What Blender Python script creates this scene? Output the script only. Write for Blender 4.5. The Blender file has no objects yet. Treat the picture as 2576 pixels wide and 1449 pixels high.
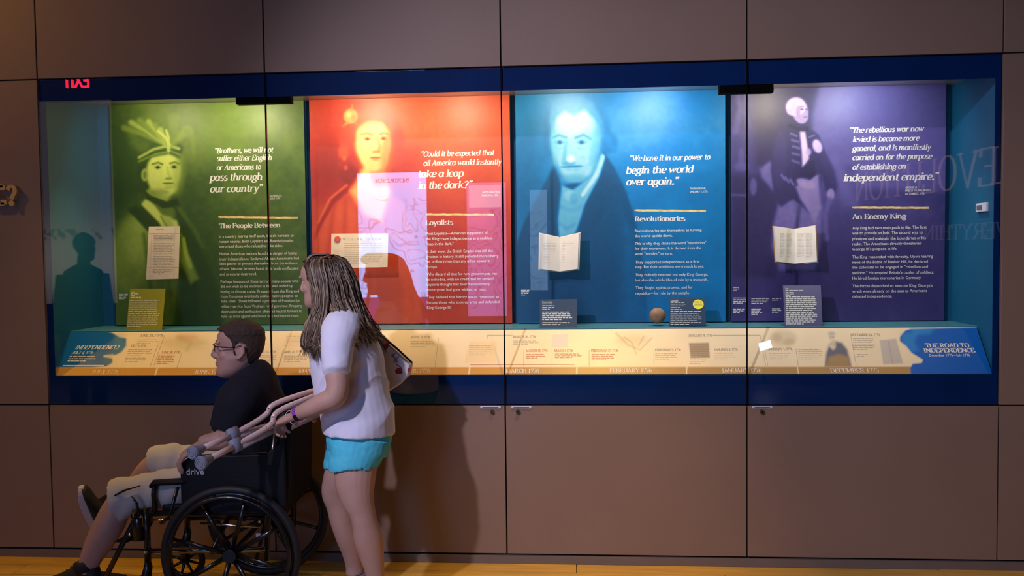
import bpy, bmesh, math, random
import numpy as np
from math import sin, cos, pi, radians, sqrt
from mathutils import Vector, Matrix, noise

random.seed(7)
SC = bpy.context.scene
COL = SC.collection
PI = pi

# ------------------------------------------------------------------ camera
YAW, PITCH, ROLL, FPX = -.0714, .0433, .0122, 2150.
CAM = Vector((2.793, -4.338, 1.6125))
FW = Vector((sin(YAW)*cos(PITCH), cos(YAW)*cos(PITCH), -sin(PITCH)))
RT = Vector((cos(YAW), -sin(YAW), 0)); UP = RT.cross(FW)
CR = RT*cos(ROLL) - UP*sin(ROLL); CU = RT*sin(ROLL) + UP*cos(ROLL)
cd = bpy.data.cameras.new('camera'); cam = bpy.data.objects.new('camera', cd); COL.objects.link(cam)
cd.sensor_width = 36; cd.lens = FPX/2576*36; cd.clip_start = .05; cd.clip_end = 60
M = Matrix((CR, CU, -FW)).transposed().to_4x4(); M.translation = CAM   # hand-held view, slightly rolled
cam.matrix_world = M
SC.camera = cam

# ------------------------------------------------------------------ world, exposure, lights of the hall
SC.view_settings.view_transform = 'Standard'; SC.view_settings.look = 'None'
SC.view_settings.gamma = 1; SC.view_settings.use_curve_mapping = False
SC.view_settings.exposure = 0.0
w = bpy.data.worlds.new('hall_ambient'); SC.world = w; w.use_nodes = True
w.node_tree.nodes['Background'].inputs[0].default_value = (1, .55, .25, 1)
w.node_tree.nodes['Background'].inputs[1].default_value = .012

def aim(o, a, b):
    o.location = a; o.rotation_euler = (Vector(b)-Vector(a)).to_track_quat('-Z', 'Y').to_euler()
def area(name, a, b, sx, sy, power, col, spread=180):
    l = bpy.data.lights.new(name, 'AREA'); l.shape = 'RECTANGLE'; l.size = sx; l.size_y = sy
    l.energy = power; l.color = col; l.spread = radians(spread)
    o = bpy.data.objects.new(name, l); COL.objects.link(o); aim(o, a, b); return o
def spot(name, a, b, power, col, ang, blend=1, size=.03):
    l = bpy.data.lights.new(name, 'SPOT'); l.energy = power; l.color = col
    l.spot_size = radians(ang); l.spot_blend = blend; l.shadow_soft_size = size
    o = bpy.data.objects.new(name, l); COL.objects.link(o); aim(o, a, b); return o
# hall lamps (ceiling, behind and beside the camera) and one added fill
spot('hall_spot_main', (.2, -4.6, 4.0), (3.65, 0, 1.0), 760, (.90, .80, 1), 55, .9, .08)
spot('added_fill_spot', (-.6, -4.2, 4.05), (1.55, -.6, 1.1), 60, (.60, .62, 1), 27, 1, .2)  # soft blue fill added to brighten the two figures
spot('hall_spot_left', (-1.9, -1.3, 3.95), (-.9, 0, 2.7), 95, (1, .46, .04), 96, 1, .1)
spot('hall_spot_low_left', (-1.5, -3.4, 4.1), (.2, 0, .9), 26, (1, .40, .06), 70, 1, .2)
spot('floor_spot_middle', (3.0, -1.1, 4.15), (2.9, -.2, 0), 330, (1, .60, .12), 34, 1, .03)
spot('floor_spot_right', (5.2, -1.1, 4.15), (5.1, -.25, 0), 60, (1, .62, .24), 40, 1, .03)
spot('floor_spot_left', (.2, -1.2, 4.15), (.2, -.2, 0), 150, (1, .60, .05), 34, 1, .03)
# lamps in the ceiling of the case (hidden from view by the header)
case_spots = [(.42, .62, 1), (.92, 1.1, 0), (1.62, 1.5, 0), (2.15, 1.0, 0), (2.78, 1.15, 1), (3.25, 1.1, 2), (3.93, 1.1, 0), (4.35, .9, 2)]
cc = [(1, .88, .62), (1, .84, .60), (.85, .92, 1)]
for i, (x, p, c) in enumerate(case_spots):
    spot('case_lamp', (x, .10, 2.465), (x+.02, .5, 2.22), 17*p, cc[c], 150, 1, .05)
for i in range(8):
    spot('case_lamp_board', (.3+i*.612, .26, 2.46), (.3+i*.612, .12, 1.08), 27 if i < 4 else 19, (1, .70, .34) if i < 4 else (1, .90, .76), 70, 1, .02)

# ------------------------------------------------------------------ helpers
def at(x, y, d):
    return CAM + (FW + CR*((x-1288)/FPX) + CU*((724.5-y)/FPX))*d
def ray(x, y):
    return FW + CR*((x-1288)/FPX) + CU*((724.5-y)/FPX)
def onY(x, y, Y):
    v = ray(x, y); return CAM + v*((Y-CAM.y)/v.y)
def onP(x, y, p0, n):
    v = ray(x, y); return CAM + v*((Vector(p0)-CAM).dot(n)/v.dot(n))
def px(p):
    d = Vector(p)-CAM; c = d.dot(FW); return 1288+FPX*d.dot(CR)/c, 724.5-FPX*d.dot(CU)/c
def mirror(p): return Vector((p.x, -p.y, p.z))
def lin(c):
    return tuple(((v/255)/12.92 if v/255 <= .04045 else ((v/255+.055)/1.055)**2.4) for v in c)
DP = Vector((-RT.y, RT.x, 0)).normalized()      # horizontal depth direction
DP = Vector((-.0713, .9975, 0))

def mat(name, col, rough=.6, metal=0, bump=0, bscale=40, var=0, vscale=6, spec=.5, coat=0, sheen=0, attr=None, emit=None, estr=0, sss=0, stretch=None):
    m = bpy.data.materials.new(name); m.use_nodes = True
    nt = m.node_tree; N = nt.nodes; b = N['Principled BSDF']
    b.inputs['Base Color'].default_value = (*col, 1); b.inputs['Roughness'].default_value = rough
    b.inputs['Metallic'].default_value = metal; b.inputs['Specular IOR Level'].default_value = spec
    b.inputs['Coat Weight'].default_value = coat; b.inputs['Sheen Weight'].default_value = sheen
    if sss: b.inputs['Subsurface Weight'].default_value = sss; b.inputs['Subsurface Radius'].default_value = (.01, .004, .002)
    if emit: b.inputs['Emission Color'].default_value = (*emit, 1); b.inputs['Emission Strength'].default_value = estr
    tc = N.new('ShaderNodeTexCoord'); vec = tc.outputs['Object']
    if stretch:
        mp = N.new('ShaderNodeMapping'); mp.inputs['Scale'].default_value = stretch
        nt.links.new(vec, mp.inputs[0]); vec = mp.outputs[0]
    src = None
    if attr:
        a = N.new('ShaderNodeAttribute'); a.attribute_name = attr; src = a.outputs['Color']
        nt.links.new(src, b.inputs['Base Color'])
    if var:
        n = N.new('ShaderNodeTexNoise'); n.inputs['Scale'].default_value = vscale; n.inputs['Detail'].default_value = 5
        nt.links.new(vec, n.inputs['Vector'])
        r = N.new('ShaderNodeMapRange'); r.inputs[1].default_value = .3; r.inputs[2].default_value = .7
        r.inputs[3].default_value = 1-var; r.inputs[4].default_value = 1+var
        nt.links.new(n.outputs['Fac'], r.inputs[0])
        mx = N.new('ShaderNodeMix'); mx.data_type = 'RGBA'; mx.blend_type = 'MULTIPLY'; mx.inputs[0].default_value = 1
        if src: nt.links.new(src, mx.inputs[6])
        else: mx.inputs[6].default_value = (*col, 1)
        nt.links.new(r.outputs[0], mx.inputs[7]); nt.links.new(mx.outputs[2], b.inputs['Base Color'])
    if bump:
        n = N.new('ShaderNodeTexNoise'); n.inputs['Scale'].default_value = bscale; n.inputs['Detail'].default_value = 4
        nt.links.new(vec, n.inputs['Vector'])
        bp = N.new('ShaderNodeBump'); bp.inputs['Strength'].default_value = bump; bp.inputs['Distance'].default_value = .004
        nt.links.new(n.outputs['Fac'], bp.inputs['Height']); nt.links.new(bp.outputs[0], b.inputs['Normal'])
    return m
def emat(name, col, s, attr=None):
    m = bpy.data.materials.new(name); m.use_nodes = True; nt = m.node_tree; nt.nodes.clear()
    e = nt.nodes.new('ShaderNodeEmission'); e.inputs[0].default_value = (*col, 1); e.inputs[1].default_value = s
    if attr:
        a = nt.nodes.new('ShaderNodeAttribute'); a.attribute_name = attr; nt.links.new(a.outputs['Color'], e.inputs[0])
    o = nt.nodes.new('ShaderNodeOutputMaterial'); nt.links.new(e.outputs[0], o.inputs[0]); return m
def glassmat(name, f0=.045, tint=(1, 1, 1), rough=0.0):
    m = bpy.data.materials.new(name); m.use_nodes = True; nt = m.node_tree; nt.nodes.clear(); N = nt.nodes
    t = N.new('ShaderNodeBsdfTransparent'); t.inputs[0].default_value = (*tint, 1)
    g = N.new('ShaderNodeBsdfGlossy'); g.inputs['Roughness'].default_value = rough
    lw = N.new('ShaderNodeLayerWeight'); lw.inputs[0].default_value = .5
    p = N.new('ShaderNodeMath'); p.operation = 'POWER'; nt.links.new(lw.outputs['Facing'], p.inputs[0]); p.inputs[1].default_value = 5
    q = N.new('ShaderNodeMath'); q.operation = 'MULTIPLY_ADD'; nt.links.new(p.outputs[0], q.inputs[0]); q.inputs[1].default_value = .9; q.inputs[2].default_value = f0
    mx = N.new('ShaderNodeMixShader'); nt.links.new(q.outputs[0], mx.inputs[0]); nt.links.new(t.outputs[0], mx.inputs[1]); nt.links.new(g.outputs[0], mx.inputs[2])
    o = N.new('ShaderNodeOutputMaterial'); nt.links.new(mx.outputs[0], o.inputs[0]); return m

def obj(name, bm, m, parent=None, smooth=False, bevel=0):
    if isinstance(bm, bpy.types.Mesh): me = bm
    else:
        me = bpy.data.meshes.new(name); bm.normal_update(); bm.to_mesh(me); bm.free()
    me.name = name
    if m is not None:
        me.materials.clear(); me.materials.append(m)
    if smooth: me.polygons.foreach_set('use_smooth', [True]*len(me.polygons))
    o = bpy.data.objects.new(name, me); COL.objects.link(o)
    if parent is not None: o.parent = parent; o.matrix_parent_inverse = parent.matrix_world.inverted() if False else Matrix.Translation(-Vector(parent.location))
    if bevel:
        md = o.modifiers.new('bevel', 'BEVEL'); md.width = bevel; md.segments = 2; md.limit_method = 'ANGLE'
    return o
def thing(name, label, cat, loc=(0, 0, 0), group=None):
    o = bpy.data.objects.new(name, None); COL.objects.link(o); o.location = loc
    o['label'] = label; o['category'] = cat; o.empty_display_size = .05
    if group: o['group'] = group
    return o
def tag(o, label, cat, group=None):
    o['label'] = label; o['category'] = cat
    if group: o['group'] = group
    return o
def struct(o): o['kind'] = 'structure'; return o

def box(bm, a, b):
    x0, y0, z0 = a; x1, y1, z1 = b
    v = [bm.verts.new(p) for p in ((x0,y0,z0),(x1,y0,z0),(x1,y1,z0),(x0,y1,z0),(x0,y0,z1),(x1,y0,z1),(x1,y1,z1),(x0,y1,z1))]
    for f in ((0,3,2,1),(4,5,6,7),(0,1,5,4),(1,2,6,5),(2,3,7,6),(3,0,4,7)): bm.faces.new([v[i] for i in f])
    return bm
def bx(a, b): return box(bmesh.new(), a, b)
def obox(bm, c, ax, ay, az):
    "box at centre c with half-axis vectors"
    c = Vector(c); v = []
    for sz in (-1, 1):
        for sx, sy in ((-1,-1),(1,-1),(1,1),(-1,1)): v.append(bm.verts.new(c+ax*sx+ay*sy+az*sz))
    fs = [bm.faces.new([v[i] for i in f]) for f in ((0,3,2,1),(4,5,6,7),(0,1,5,4),(1,2,6,5),(2,3,7,6),(3,0,4,7))]
    return bm
def tube(bm, pts, rad, n=12, ref=None, cap=True):
    pts = [Vector(p) for p in pts]
    if not isinstance(rad, (list, tuple)): rad = [rad]*len(pts)
    ref = Vector(ref) if ref is not None else DP
    rings = []; pb = None
    for i, p in enumerate(pts):
        if i == 0: t = pts[1]-p
        elif i == len(pts)-1: t = p-pts[i-1]
        else: t = (pts[i+1]-p).normalized()+(p-pts[i-1]).normalized()
        t.normalize()
        b = ref-t*ref.dot(t)
        if b.length < .15:
            b = (pb if pb is not None else Vector((0, 0, 1))); b = b-t*b.dot(t)
        b.normalize(); pb = b; a = t.cross(b)
        r = rad[i]; ra, rb = r if isinstance(r, (list, tuple)) else (r, r)
        rings.append([bm.verts.new(p+a*(ra*cos(2*PI*k/n))+b*(rb*sin(2*PI*k/n))) for k in range(n)])
    for A, B in zip(rings, rings[1:]):
        for k in range(n): bm.faces.new((A[k], A[(k+1) % n], B[(k+1) % n], B[k]))
    if cap:
        bm.faces.new(rings[0][::-1]); bm.faces.new(rings[-1])
    return rings
def sph(bm, c, r, M=None, u=14, v=9):
    r = r if isinstance(r, (tuple, list, Vector)) else (r, r, r)
    m = Matrix.Translation(Vector(c)) @ (M.to_4x4() if M is not None else Matrix.Identity(4)) @ Matrix.Diagonal((*r, 1))
    bmesh.ops.create_uvsphere(bm, u_segments=u, v_segments=v, radius=1, matrix=m)
def smoothpath(pts, n=6):
    "Catmull-Rom through points (tuples of equal length)"
    P = [np.array(p, float) for p in pts]; P = [2*P[0]-P[1]]+P+[2*P[-1]-P[-2]]
    out = []
    for i in range(1, len(P)-2):
        for k in range(n):
            t = k/n; a, b, c, d = P[i-1], P[i], P[i+1], P[i+2]
            out.append(.5*((2*b)+(c-a)*t+(2*a-5*b+4*c-d)*t*t+(3*b-a-3*c+d)*t**3))
    out.append(P[-2]); return out
def limb(bm, L, n=18, seg=4):
    "L: (px x, px y, depth, half width px[, half depth m]); smooth loft"
    Q = []
    for l in L:
        hw = l[3]/FPX*l[2]; Q.append((l[0], l[1], l[2], hw, l[4] if len(l) > 4 else hw))
    Q = smoothpath(Q, seg)
    tube(bm, [at(q[0], q[1], q[2]) for q in Q], [(q[3], q[4]) for q in Q], n)
def fuse(bm, vox, smooth=3, fac=.5):
    me = bpy.data.meshes.new('t'); bmesh.ops.recalc_face_normals(bm, faces=bm.faces); bm.to_mesh(me); bm.free()
    o = bpy.data.objects.new('t', me); COL.objects.link(o)
    r = o.modifiers.new('r', 'REMESH'); r.mode = 'VOXEL'; r.voxel_size = vox
    if smooth:
        s = o.modifiers.new('s', 'SMOOTH'); s.iterations = smooth; s.factor = fac
    dg = bpy.context.evaluated_depsgraph_get(); dg.update()
    m2 = bpy.data.meshes.new_from_object(o.evaluated_get(dg))
    bpy.data.objects.remove(o); bpy.data.meshes.remove(me)
    return m2
def displace(me, f):
    "move vertices along normals by f(co)"
    n = len(me.vertices); co = np.empty(n*3); no = np.empty(n*3)
    me.vertices.foreach_get('co', co); me.vertices.foreach_get('normal', no)
    co = co.reshape(-1, 3); no = no.reshape(-1, 3)
    d = np.array([f(Vector(c)) for c in co]); co += no*d[:, None]
    me.vertices.foreach_set('co', co.ravel()); me.update()

# ------------------------------------------------------------------ lettering
# own serif letterforms: strokes with broad/thin contrast
def _A(cx, cy, rx, ry, a0, a1, n=0):
    n = n or max(5, int(abs(a1-a0)/22)); return [(cx+rx*cos(radians(a0+(a1-a0)*i/n)), cy+ry*sin(radians(a0+(a1-a0)*i/n))) for i in range(n+1)]
def _L(*p): return [(p[i], p[i+1]) for i in range(0, len(p), 2)]
def _S(x, y, h=.24): return ('s', x, y, h)
H = 1.42
def stem(x, y0, y1, a=1, b=1):
    r = [_L(x, y0, x, y1)]
    if a: r.append(_S(x, y0))
    if b: r.append(_S(x-.07, y1, .17))
    return r
G = {
 'a': (1.02, [_A(.42,.5,.36,.5,20,340)]+stem(.8,0,1,0,0)+[_S(.9,.02,.14)]),
 'b': (1.0, [_A(.5,.5,.38,.5,-160,160)]+stem(.14,0,1.5,0,1)),
 'c': (.82, [_A(.45,.5,.38,.5,50,310)]),
 'd': (1.06, [_A(.42,.5,.36,.5,20,340)]+stem(.8,0,1.5,0,1)+[_S(.9,.02,.14)]),
 'e': (.88, [_A(.45,.5,.38,.5,5,315), _L(.1,.5,.82,.53)]),
 'f': (.62, [_L(.26,0,.26,1.15)+_A(.56,1.15,.3,.34,170,50), _L(.02,.96,.6,.96), _S(.26,0)]),
 'g': (.98, [_A(.44,.56,.33,.42,0,360), _A(.44,-.22,.42,.28,0,360), _L(.2,.22,.3,.04), _L(.7,.86,.98,.98)]),
 'h': (1.1, stem(.15,0,1.5,1,1)+[_A(.5,.6,.32,.38,165,0)+_L(.82,0), _S(.84,0)]),
 'i': (.46, stem(.2,0,1,1,1)+[('d', .2, 1.35)]),
 'j': (.46, [_L(.24,1,.24,-.2)+_A(.0,-.2,.24,.26,0,-110), ('d', .24, 1.35)]),
 'k': (1.02, stem(.15,0,1.5)+[_L(.2,.42,.75,.98), _L(.38,.6,.85,.03), _S(.88,0), _S(.75,.98,.18)]),
 'l': (.46, stem(.2,0,1.5,1,1)),
 'm': (1.6, stem(.15,0,1)+[_A(.46,.6,.28,.38,165,0)+_L(.74,0), _A(1.04,.6,.28,.38,165,0)+_L(1.32,0), _S(.74,0,.2), _S(1.34,0,.2)]),
 'n': (1.1, stem(.15,0,1)+[_A(.5,.6,.32,.38,165,0)+_L(.82,0), _S(.84,0)]),
 'o': (.94, [_A(.46,.5,.38,.5,0,360)]),
 'p': (1.02, [_A(.52,.5,.36,.5,-160,160)]+stem(.16,-.48,1,1,1)),
 'q': (1.0, [_A(.42,.5,.36,.5,20,340)]+stem(.8,-.48,1,1,0)),
 'r': (.78, stem(.16,0,1)+[_A(.52,.62,.33,.36,160,50)]),
 's': (.76, [_A(.39,.75,.24,.25,35,265), _A(.38,.25,.27,.27,88,-150)]),
 't': (.66, [_L(.26,1.3,.26,.3)+_A(.5,.26,.24,.26,180,300), _L(.04,.96,.58,.96)]),
 'u': (1.08, [_L(.16,1,.16,.4)+_A(.48,.4,.32,.4,180,350), _L(.8,0,.8,1), _S(.1,1,.16), _S(.74,1,.16), _S(.9,0,.12)]),
 'v': (.95, [_L(.12,1,.48,.03,.82,1), _S(.12,1,.2), _S(.82,1,.16)]),
 'w': (1.42, [_L(.12,1,.42,.03,.72,.95,.98,.03,1.3,1), _S(.12,1,.2), _S(1.3,1,.16), _S(.7,1,.14)]),
 'x': (.94, [_L(.14,1,.8,0), _L(.76,1,.14,0), _S(.14,1,.16), _S(.8,0,.16), _S(.76,1,.14), _S(.14,0,.14)]),
 'y': (.95, [_L(.14,1,.48,.05), _L(.82,1,.36,-.42,.1,-.42), _S(.14,1,.18), _S(.82,1,.16)]),
 'z': (.82, [_L(.12,.96,.7,.96,.1,.04,.74,.04)]),
 'A': (1.3, [_L(.12,0,.6,H,1.1,0), _L(.3,.48,.9,.48), _S(.12,0,.2), _S(1.1,0)]),
 'B': (1.15, stem(.2,0,H)+[_L(.2,H,.5,H)+_A(.5,1.07,.42,.35,85,-85)+_L(.2,.74), _A(.55,.37,.46,.37,88,-85)+_L(.2,0)]),
 'C': (1.15, [_A(.64,.71,.52,.71,45,315), _L(1.02,H,1.02,1.05)]),
 'D': (1.3, stem(.2,0,H)+[_L(.2,H,.5,H)+_A(.5,.71,.64,.71,85,-85)+_L(.2,0)]),
 'E': (1.1, stem(.2,0,H)+[_L(.2,H,.95,H,.95,1.15), _L(.2,.74,.75,.74), _L(.2,0,1.0,0,1.0,.3)]),
 'F': (1.05, stem(.2,0,H)+[_L(.2,H,.95,H,.95,1.15), _L(.2,.74,.75,.74)]),
 'G': (1.25, [_A(.64,.71,.52,.71,45,330), _L(1.08,.0,1.08,.6), _S(1.05,.62,.25), _L(1.02,H,1.02,1.05)]),
 'H': (1.4, stem(.2,0,H)+stem(1.12,0,H)+[_L(.2,.74,1.12,.74)]),
 'I': (.62, [_L(.28,0,.28,H), _S(.28,0), _S(.28,H)]),
 'J': (.75, [_L(.45,H,.45,.2)+_A(.2,.2,.25,.25,0,-140), _S(.45,H)]),
 'K': (1.28, stem(.2,0,H)+[_L(.25,.6,.95,H), _L(.5,.85,1.1,0), _S(1.12,0), _S(.95,H,.2)]),
 'L': (1.05, stem(.2,0,H)+[_L(.2,0,.95,0,.95,.35)]),
 'M': (1.65, [_L(.2,0,.2,H,.78,.05,1.35,H), _L(1.37,H,1.37,0), _S(.2,0,.2), _S(1.37,0), _S(.15,H,.15), _S(1.42,H,.15)]),
 'N': (1.35, [_L(.2,0,.2,H), _L(.2,H,1.1,.02), _L(1.1,0,1.1,H), _S(.2,0,.2), _S(1.1,H,.2), _S(.15,H,.15)]),
 'O': (1.35, [_A(.66,.71,.54,.72,0,360)]),
 'P': (1.1, stem(.2,0,H)+[_L(.2,H,.5,H)+_A(.5,1.04,.45,.38,85,-85)+_L(.2,.66)]),
 'R': (1.25, stem(.2,0,H)+[_L(.2,H,.5,H)+_A(.5,1.06,.42,.36,85,-85)+_L(.2,.7), _L(.6,.7,1.05,0), _S(1.1,0,.18)]),
 'S': (.98, [_A(.48,1.05,.33,.36,40,265), _A(.47,.36,.37,.37,88,-145)]),
 'T': (1.2, [_L(.6,0,.6,H), _L(.1,1.1,.12,H,1.08,H,1.1,1.1), _S(.6,0)]),
 'U': (1.3, [_L(.2,H,.2,.5)+_A(.64,.5,.44,.5,180,360)+_L(1.08,H), _S(.2,H), _S(1.08,H,.2)]),
 'V': (1.28, [_L(.12,H,.64,.02,1.12,H), _S(.12,H), _S(1.12,H,.2)]),
 'W': (1.8, [_L(.12,H,.52,.02,.92,H*.9,1.25,.02,1.66,H), _S(.12,H), _S(1.66,H,.2), _S(.9,H,.15)]),
 'X': (1.2, [_L(.15,H,1.05,0), _L(1.0,H,.15,0), _S(.15,H), _S(1.05,0), _S(1.0,H,.18), _S(.15,0,.18)]),
 'Y': (1.2, [_L(.12,H,.6,.65,1.05,H), _L(.6,.65,.6,0), _S(.12,H), _S(1.05,H,.2), _S(.6,0)]),
 '0': (1.0, [_A(.48,.71,.38,.71,0,360)]), '1': (.75, [_L(.14,1.1,.4,H,.4,0), _S(.4,0)]),
 '2': (.95, [_A(.44,1.02,.34,.4,160,-40)+_L(.1,.04,.85,.04)]), '4': (1.0, [_L(.66,0,.66,H,.08,.42,.92,.42), _S(.66,0,.2)]),
 '5': (.95, [_L(.8,H,.26,H,.2,.82)+_A(.42,.44,.4,.44,110,-150)]), '7': (.92, [_L(.1,1.2,.12,H,.86,H,.36,0)]),
 '6': (.98, [_A(.46,.45,.36,.45,0,360), _A(.85,.55,.75,.9,178,105)]), '8': (.98, [_A(.46,1.05,.3,.35,0,360), _A(.46,.36,.36,.36,0,360)]),
 '9': (.98, [_A(.48,.97,.36,.43,0,360), _A(.1,.85,.74,.85,2,-75)]), '3': (.92, [_A(.4,1.06,.33,.36,150,-85), _A(.38,.37,.4,.38,88,-150)]),
 '.': (.42, [('d', .2, .08)]), ',': (.42, [('d', .2, .08), _L(.24,.05,.12,-.25)]), '!': (.5, [_L(.25,.4,.25,H), ('d', .25, .08)]),
 '?': (.95, [_A(.44,1.06,.32,.36,170,-60)+_L(.42,.4), ('d', .42, .08)]), '-': (.7, [_L(.1,.5,.6,.5)]),
 '(': (.75, [('d', .18, 1.28), _L(.16,1.25,.24,1.5), ('d', .52, 1.28), _L(.5,1.25,.58,1.5)]),   # opening quote
 ')': (.75, [('d', .18, 1.4), _L(.22,1.38,.12,1.1), ('d', .52, 1.4), _L(.56,1.38,.46,1.1)]),   # closing quote
 ' ': (.5, []),
}
def serif(bm, text, org, ux, uy, width, xh, shear=.0, thick=.28, thin=.11, lift=None):
    """strokes of text on the plane (org, ux, uy); width and x-height in metres"""
    tot = sum(G.get(c, G['o'])[0] for c in text)
    sx = width/tot; sy = xh; nrm = ux.cross(uy); x = 0; k = 0
    rat = xh/sx
    def P(a, b, k): return org + ux*((a+shear*b*rat)*sx) + uy*(b*sy) + nrm*(k*2e-6)
    for c in text:
        adv, st = G.get(c, G['o'])
        for s in st:
            k = (k+1) % 40
            if s and s[0] == 's':
                _, a, b, h = s; t = thin*.62/1
                y0, y1 = (b, b+t*1.5) if b < .5 else (b-t*1.5, b)
                bm.faces.new([bm.verts.new(P(x+a-h, y0, k)), bm.verts.new(P(x+a+h, y0, k)), bm.verts.new(P(x+a+h, y1, k)), bm.verts.new(P(x+a-h, y1, k))]); continue
            if s and s[0] == 'd':
                _, a, b = s; r = thick*.62
                bm.faces.new([bm.verts.new(P(x+a+r*cos(q*PI/4), b+r*sin(q*PI/4), k)) for q in range(8)]); continue
            m = len(s)
            if m <= 5:
                for p, p2 in zip(s, s[1:]):
                    dx, dy = p2[0]-p[0], p2[1]-p[1]; l = sqrt(dx*dx+dy*dy) or 1; dx /= l; dy /= l
                    wd = (thin+(thick-thin)*abs(dy)**1.6)*(.62 if dx*dy > .12 else 1)/2; e_ = .04 if m > 2 else 0
                    bm.faces.new([bm.verts.new(P(x+a_, b_, k)) for a_, b_ in ((p[0]-dy*wd-dx*e_, p[1]+dx*wd-dy*e_), (p[0]+dy*wd-dx*e_, p[1]-dx*wd-dy*e_), (p2[0]+dy*wd+dx*e_, p2[1]-dx*wd+dy*e_), (p2[0]-dy*wd+dx*e_, p2[1]+dx*wd+dy*e_))])
                continue
            prev = None
            for i, p in enumerate(s):
                a = s[max(0, i-1)]; b = s[min(m-1, i+1)]
                dx, dy = b[0]-a[0], b[1]-a[1]; l = sqrt(dx*dx+dy*dy) or 1; dx /= l; dy /= l
                # heavy down-strokes, light up-strokes and horizontals
                v = abs(dy); up = (dx*dy > .12) and m <= 6
                wd = (thin+(thick-thin)*v**1.6)/2
                q = (bm.verts.new(P(x+p[0]-dy*wd, p[1]+dx*wd, k)), bm.verts.new(P(x+p[0]+dy*wd, p[1]-dx*wd, k)))
                if prev: bm.faces.new((prev[0], prev[1], q[1], q[0]))
                prev = q
        x += adv
def serif_line(bm, text, x0, x1, y, xhpx, plane, shear=.2, thick=.3, thin=.12):
    "baseline from pixel (x0,y) to x1 on plane(point, normal, ux, uy)"
    p0, n, ux, uy = plane
    A = onP(x0, y, p0, n); B = onP(x1, y, p0, n); wd = (B-A).dot(ux)
    T = onP(x0, y-xhpx, p0, n); h = (T-A).dot(uy)
    serif(bm, text, A, ux, uy, wd, h, shear, thick, thin)
_fc = {}
def sans_polys(text):
    if text in _fc: return _fc[text]
    c = bpy.data.curves.new('t', 'FONT'); c.body = text; c.size = 1; c.resolution_u = 2; c.offset = .008
    o = bpy.data.objects.new('t', c); COL.objects.link(o)
    dg = bpy.context.evaluated_depsgraph_get(); dg.update()
    me = bpy.data.meshes.new_from_object(o.evaluated_get(dg))
    V = [tuple(v.co[:2]) for v in me.vertices]; F = [tuple(p.vertices) for p in me.polygons]
    bpy.data.objects.remove(o); bpy.data.curves.remove(c); bpy.data.meshes.remove(me)
    xs = [v[0] for v in V] or [0, 1]
    _fc[text] = (V, F, min(xs), max(xs)); return _fc[text]
def sans_line(bm, text, x0, x1, y, cappx, plane, shear=0):
    p0, n, ux, uy = plane
    A = onP(x0, y, p0, n); B = onP(x1, y, p0, n); wd = (B-A).dot(ux)
    T = onP(x0, y-cappx, p0, n); h = (T-A).dot(uy)/.73
    V, F, a, b = sans_polys(text); s = wd/(b-a)
    vs = [bm.verts.new(A+ux*((v[0]-a)*s+shear*v[1]*h)+uy*(v[1]*h)) for v in V]
    for f in F: bm.faces.new([vs[i] for i in f])
def bars(bm, x0, x1, y0, n, dy, hpx, plane, rnd, skew=0, last=.6):
    "rows of word-sized dashes for print too small to read"
    p0, nn, ux, uy = plane
    for i in range(n):
        y = y0+i*dy; x = x0+skew*i; end = x0+skew*i+(x1-x0)*(last if i == n-1 else rnd.uniform(.86, 1))
        while x < end-2:
            wl = min(rnd.uniform(4, 13), end-x)
            q = [onP(a, b, p0, nn) for a, b in ((x, y), (x+wl, y), (x+wl, y-hpx), (x, y-hpx))]
            bm.faces.new([bm.verts.new(v) for v in q]); x += wl+1.8

# ------------------------------------------------------------------ printed pictures (tones per vertex on a fine grid)
def sd_ell(X, Y, cx, cy, rx, ry, ang=0):
    a = radians(ang); dx, dy = X-cx, Y-cy; u = dx*cos(a)+dy*sin(a); v = -dx*sin(a)+dy*cos(a)
    k = np.sqrt((u/rx)**2+(v/ry)**2)+1e-9; g = np.sqrt((u/rx**2)**2+(v/ry**2)**2)/k+1e-9
    return (k-1)/g
def sd_poly(X, Y, P):
    d = np.full(X.shape, 1e9); ins = np.zeros(X.shape, bool); n = len(P)
    for i in range(n):
        x0, y0 = P[i]; x1, y1 = P[(i+1) % n]; ex, ey = x1-x0, y1-y0
        wx, wy = X-x0, Y-y0; t = np.clip((wx*ex+wy*ey)/(ex*ex+ey*ey+1e-9), 0, 1)
        d = np.minimum(d, (wx-ex*t)**2+(wy-ey*t)**2)
        c = ((y0 <= Y) != (y1 <= Y)) & (X < ex*(Y-y0)/(ey+1e-12)+x0); ins ^= c
    return np.where(ins, -1, 1)*np.sqrt(d)
def sd_line(X, Y, P, r0, r1):
    d = np.full(X.shape, 1e9); n = len(P)-1
    for i in range(n):
        x0, y0 = P[i]; x1, y1 = P[i+1]; ex, ey = x1-x0, y1-y0
        t = np.clip(((X-x0)*ex+(Y-y0)*ey)/(ex*ex+ey*ey+1e-9), 0, 1)
        r = r0+(r1-r0)*(i+t)/n
        d = np.minimum(d, np.sqrt((X-x0-ex*t)**2+(Y-y0-ey*t)**2)-r)
    return d
def smooth_noise(X, Y, s, seed=0):
    r = np.random.RandomState(seed); g = r.rand(64, 64)
    u, v = X/s % 63, Y/s % 63; i, j = np.floor(u).astype(int), np.floor(v).astype(int); fu, fv = u-i, v-j
    fu = fu*fu*(3-2*fu); fv = fv*fv*(3-2*fv)
    return (g[i, j]*(1-fu)+g[i+1, j]*fu)*(1-fv)+(g[i, j+1]*(1-fu)+g[i+1, j+1]*fu)*fv
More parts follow.
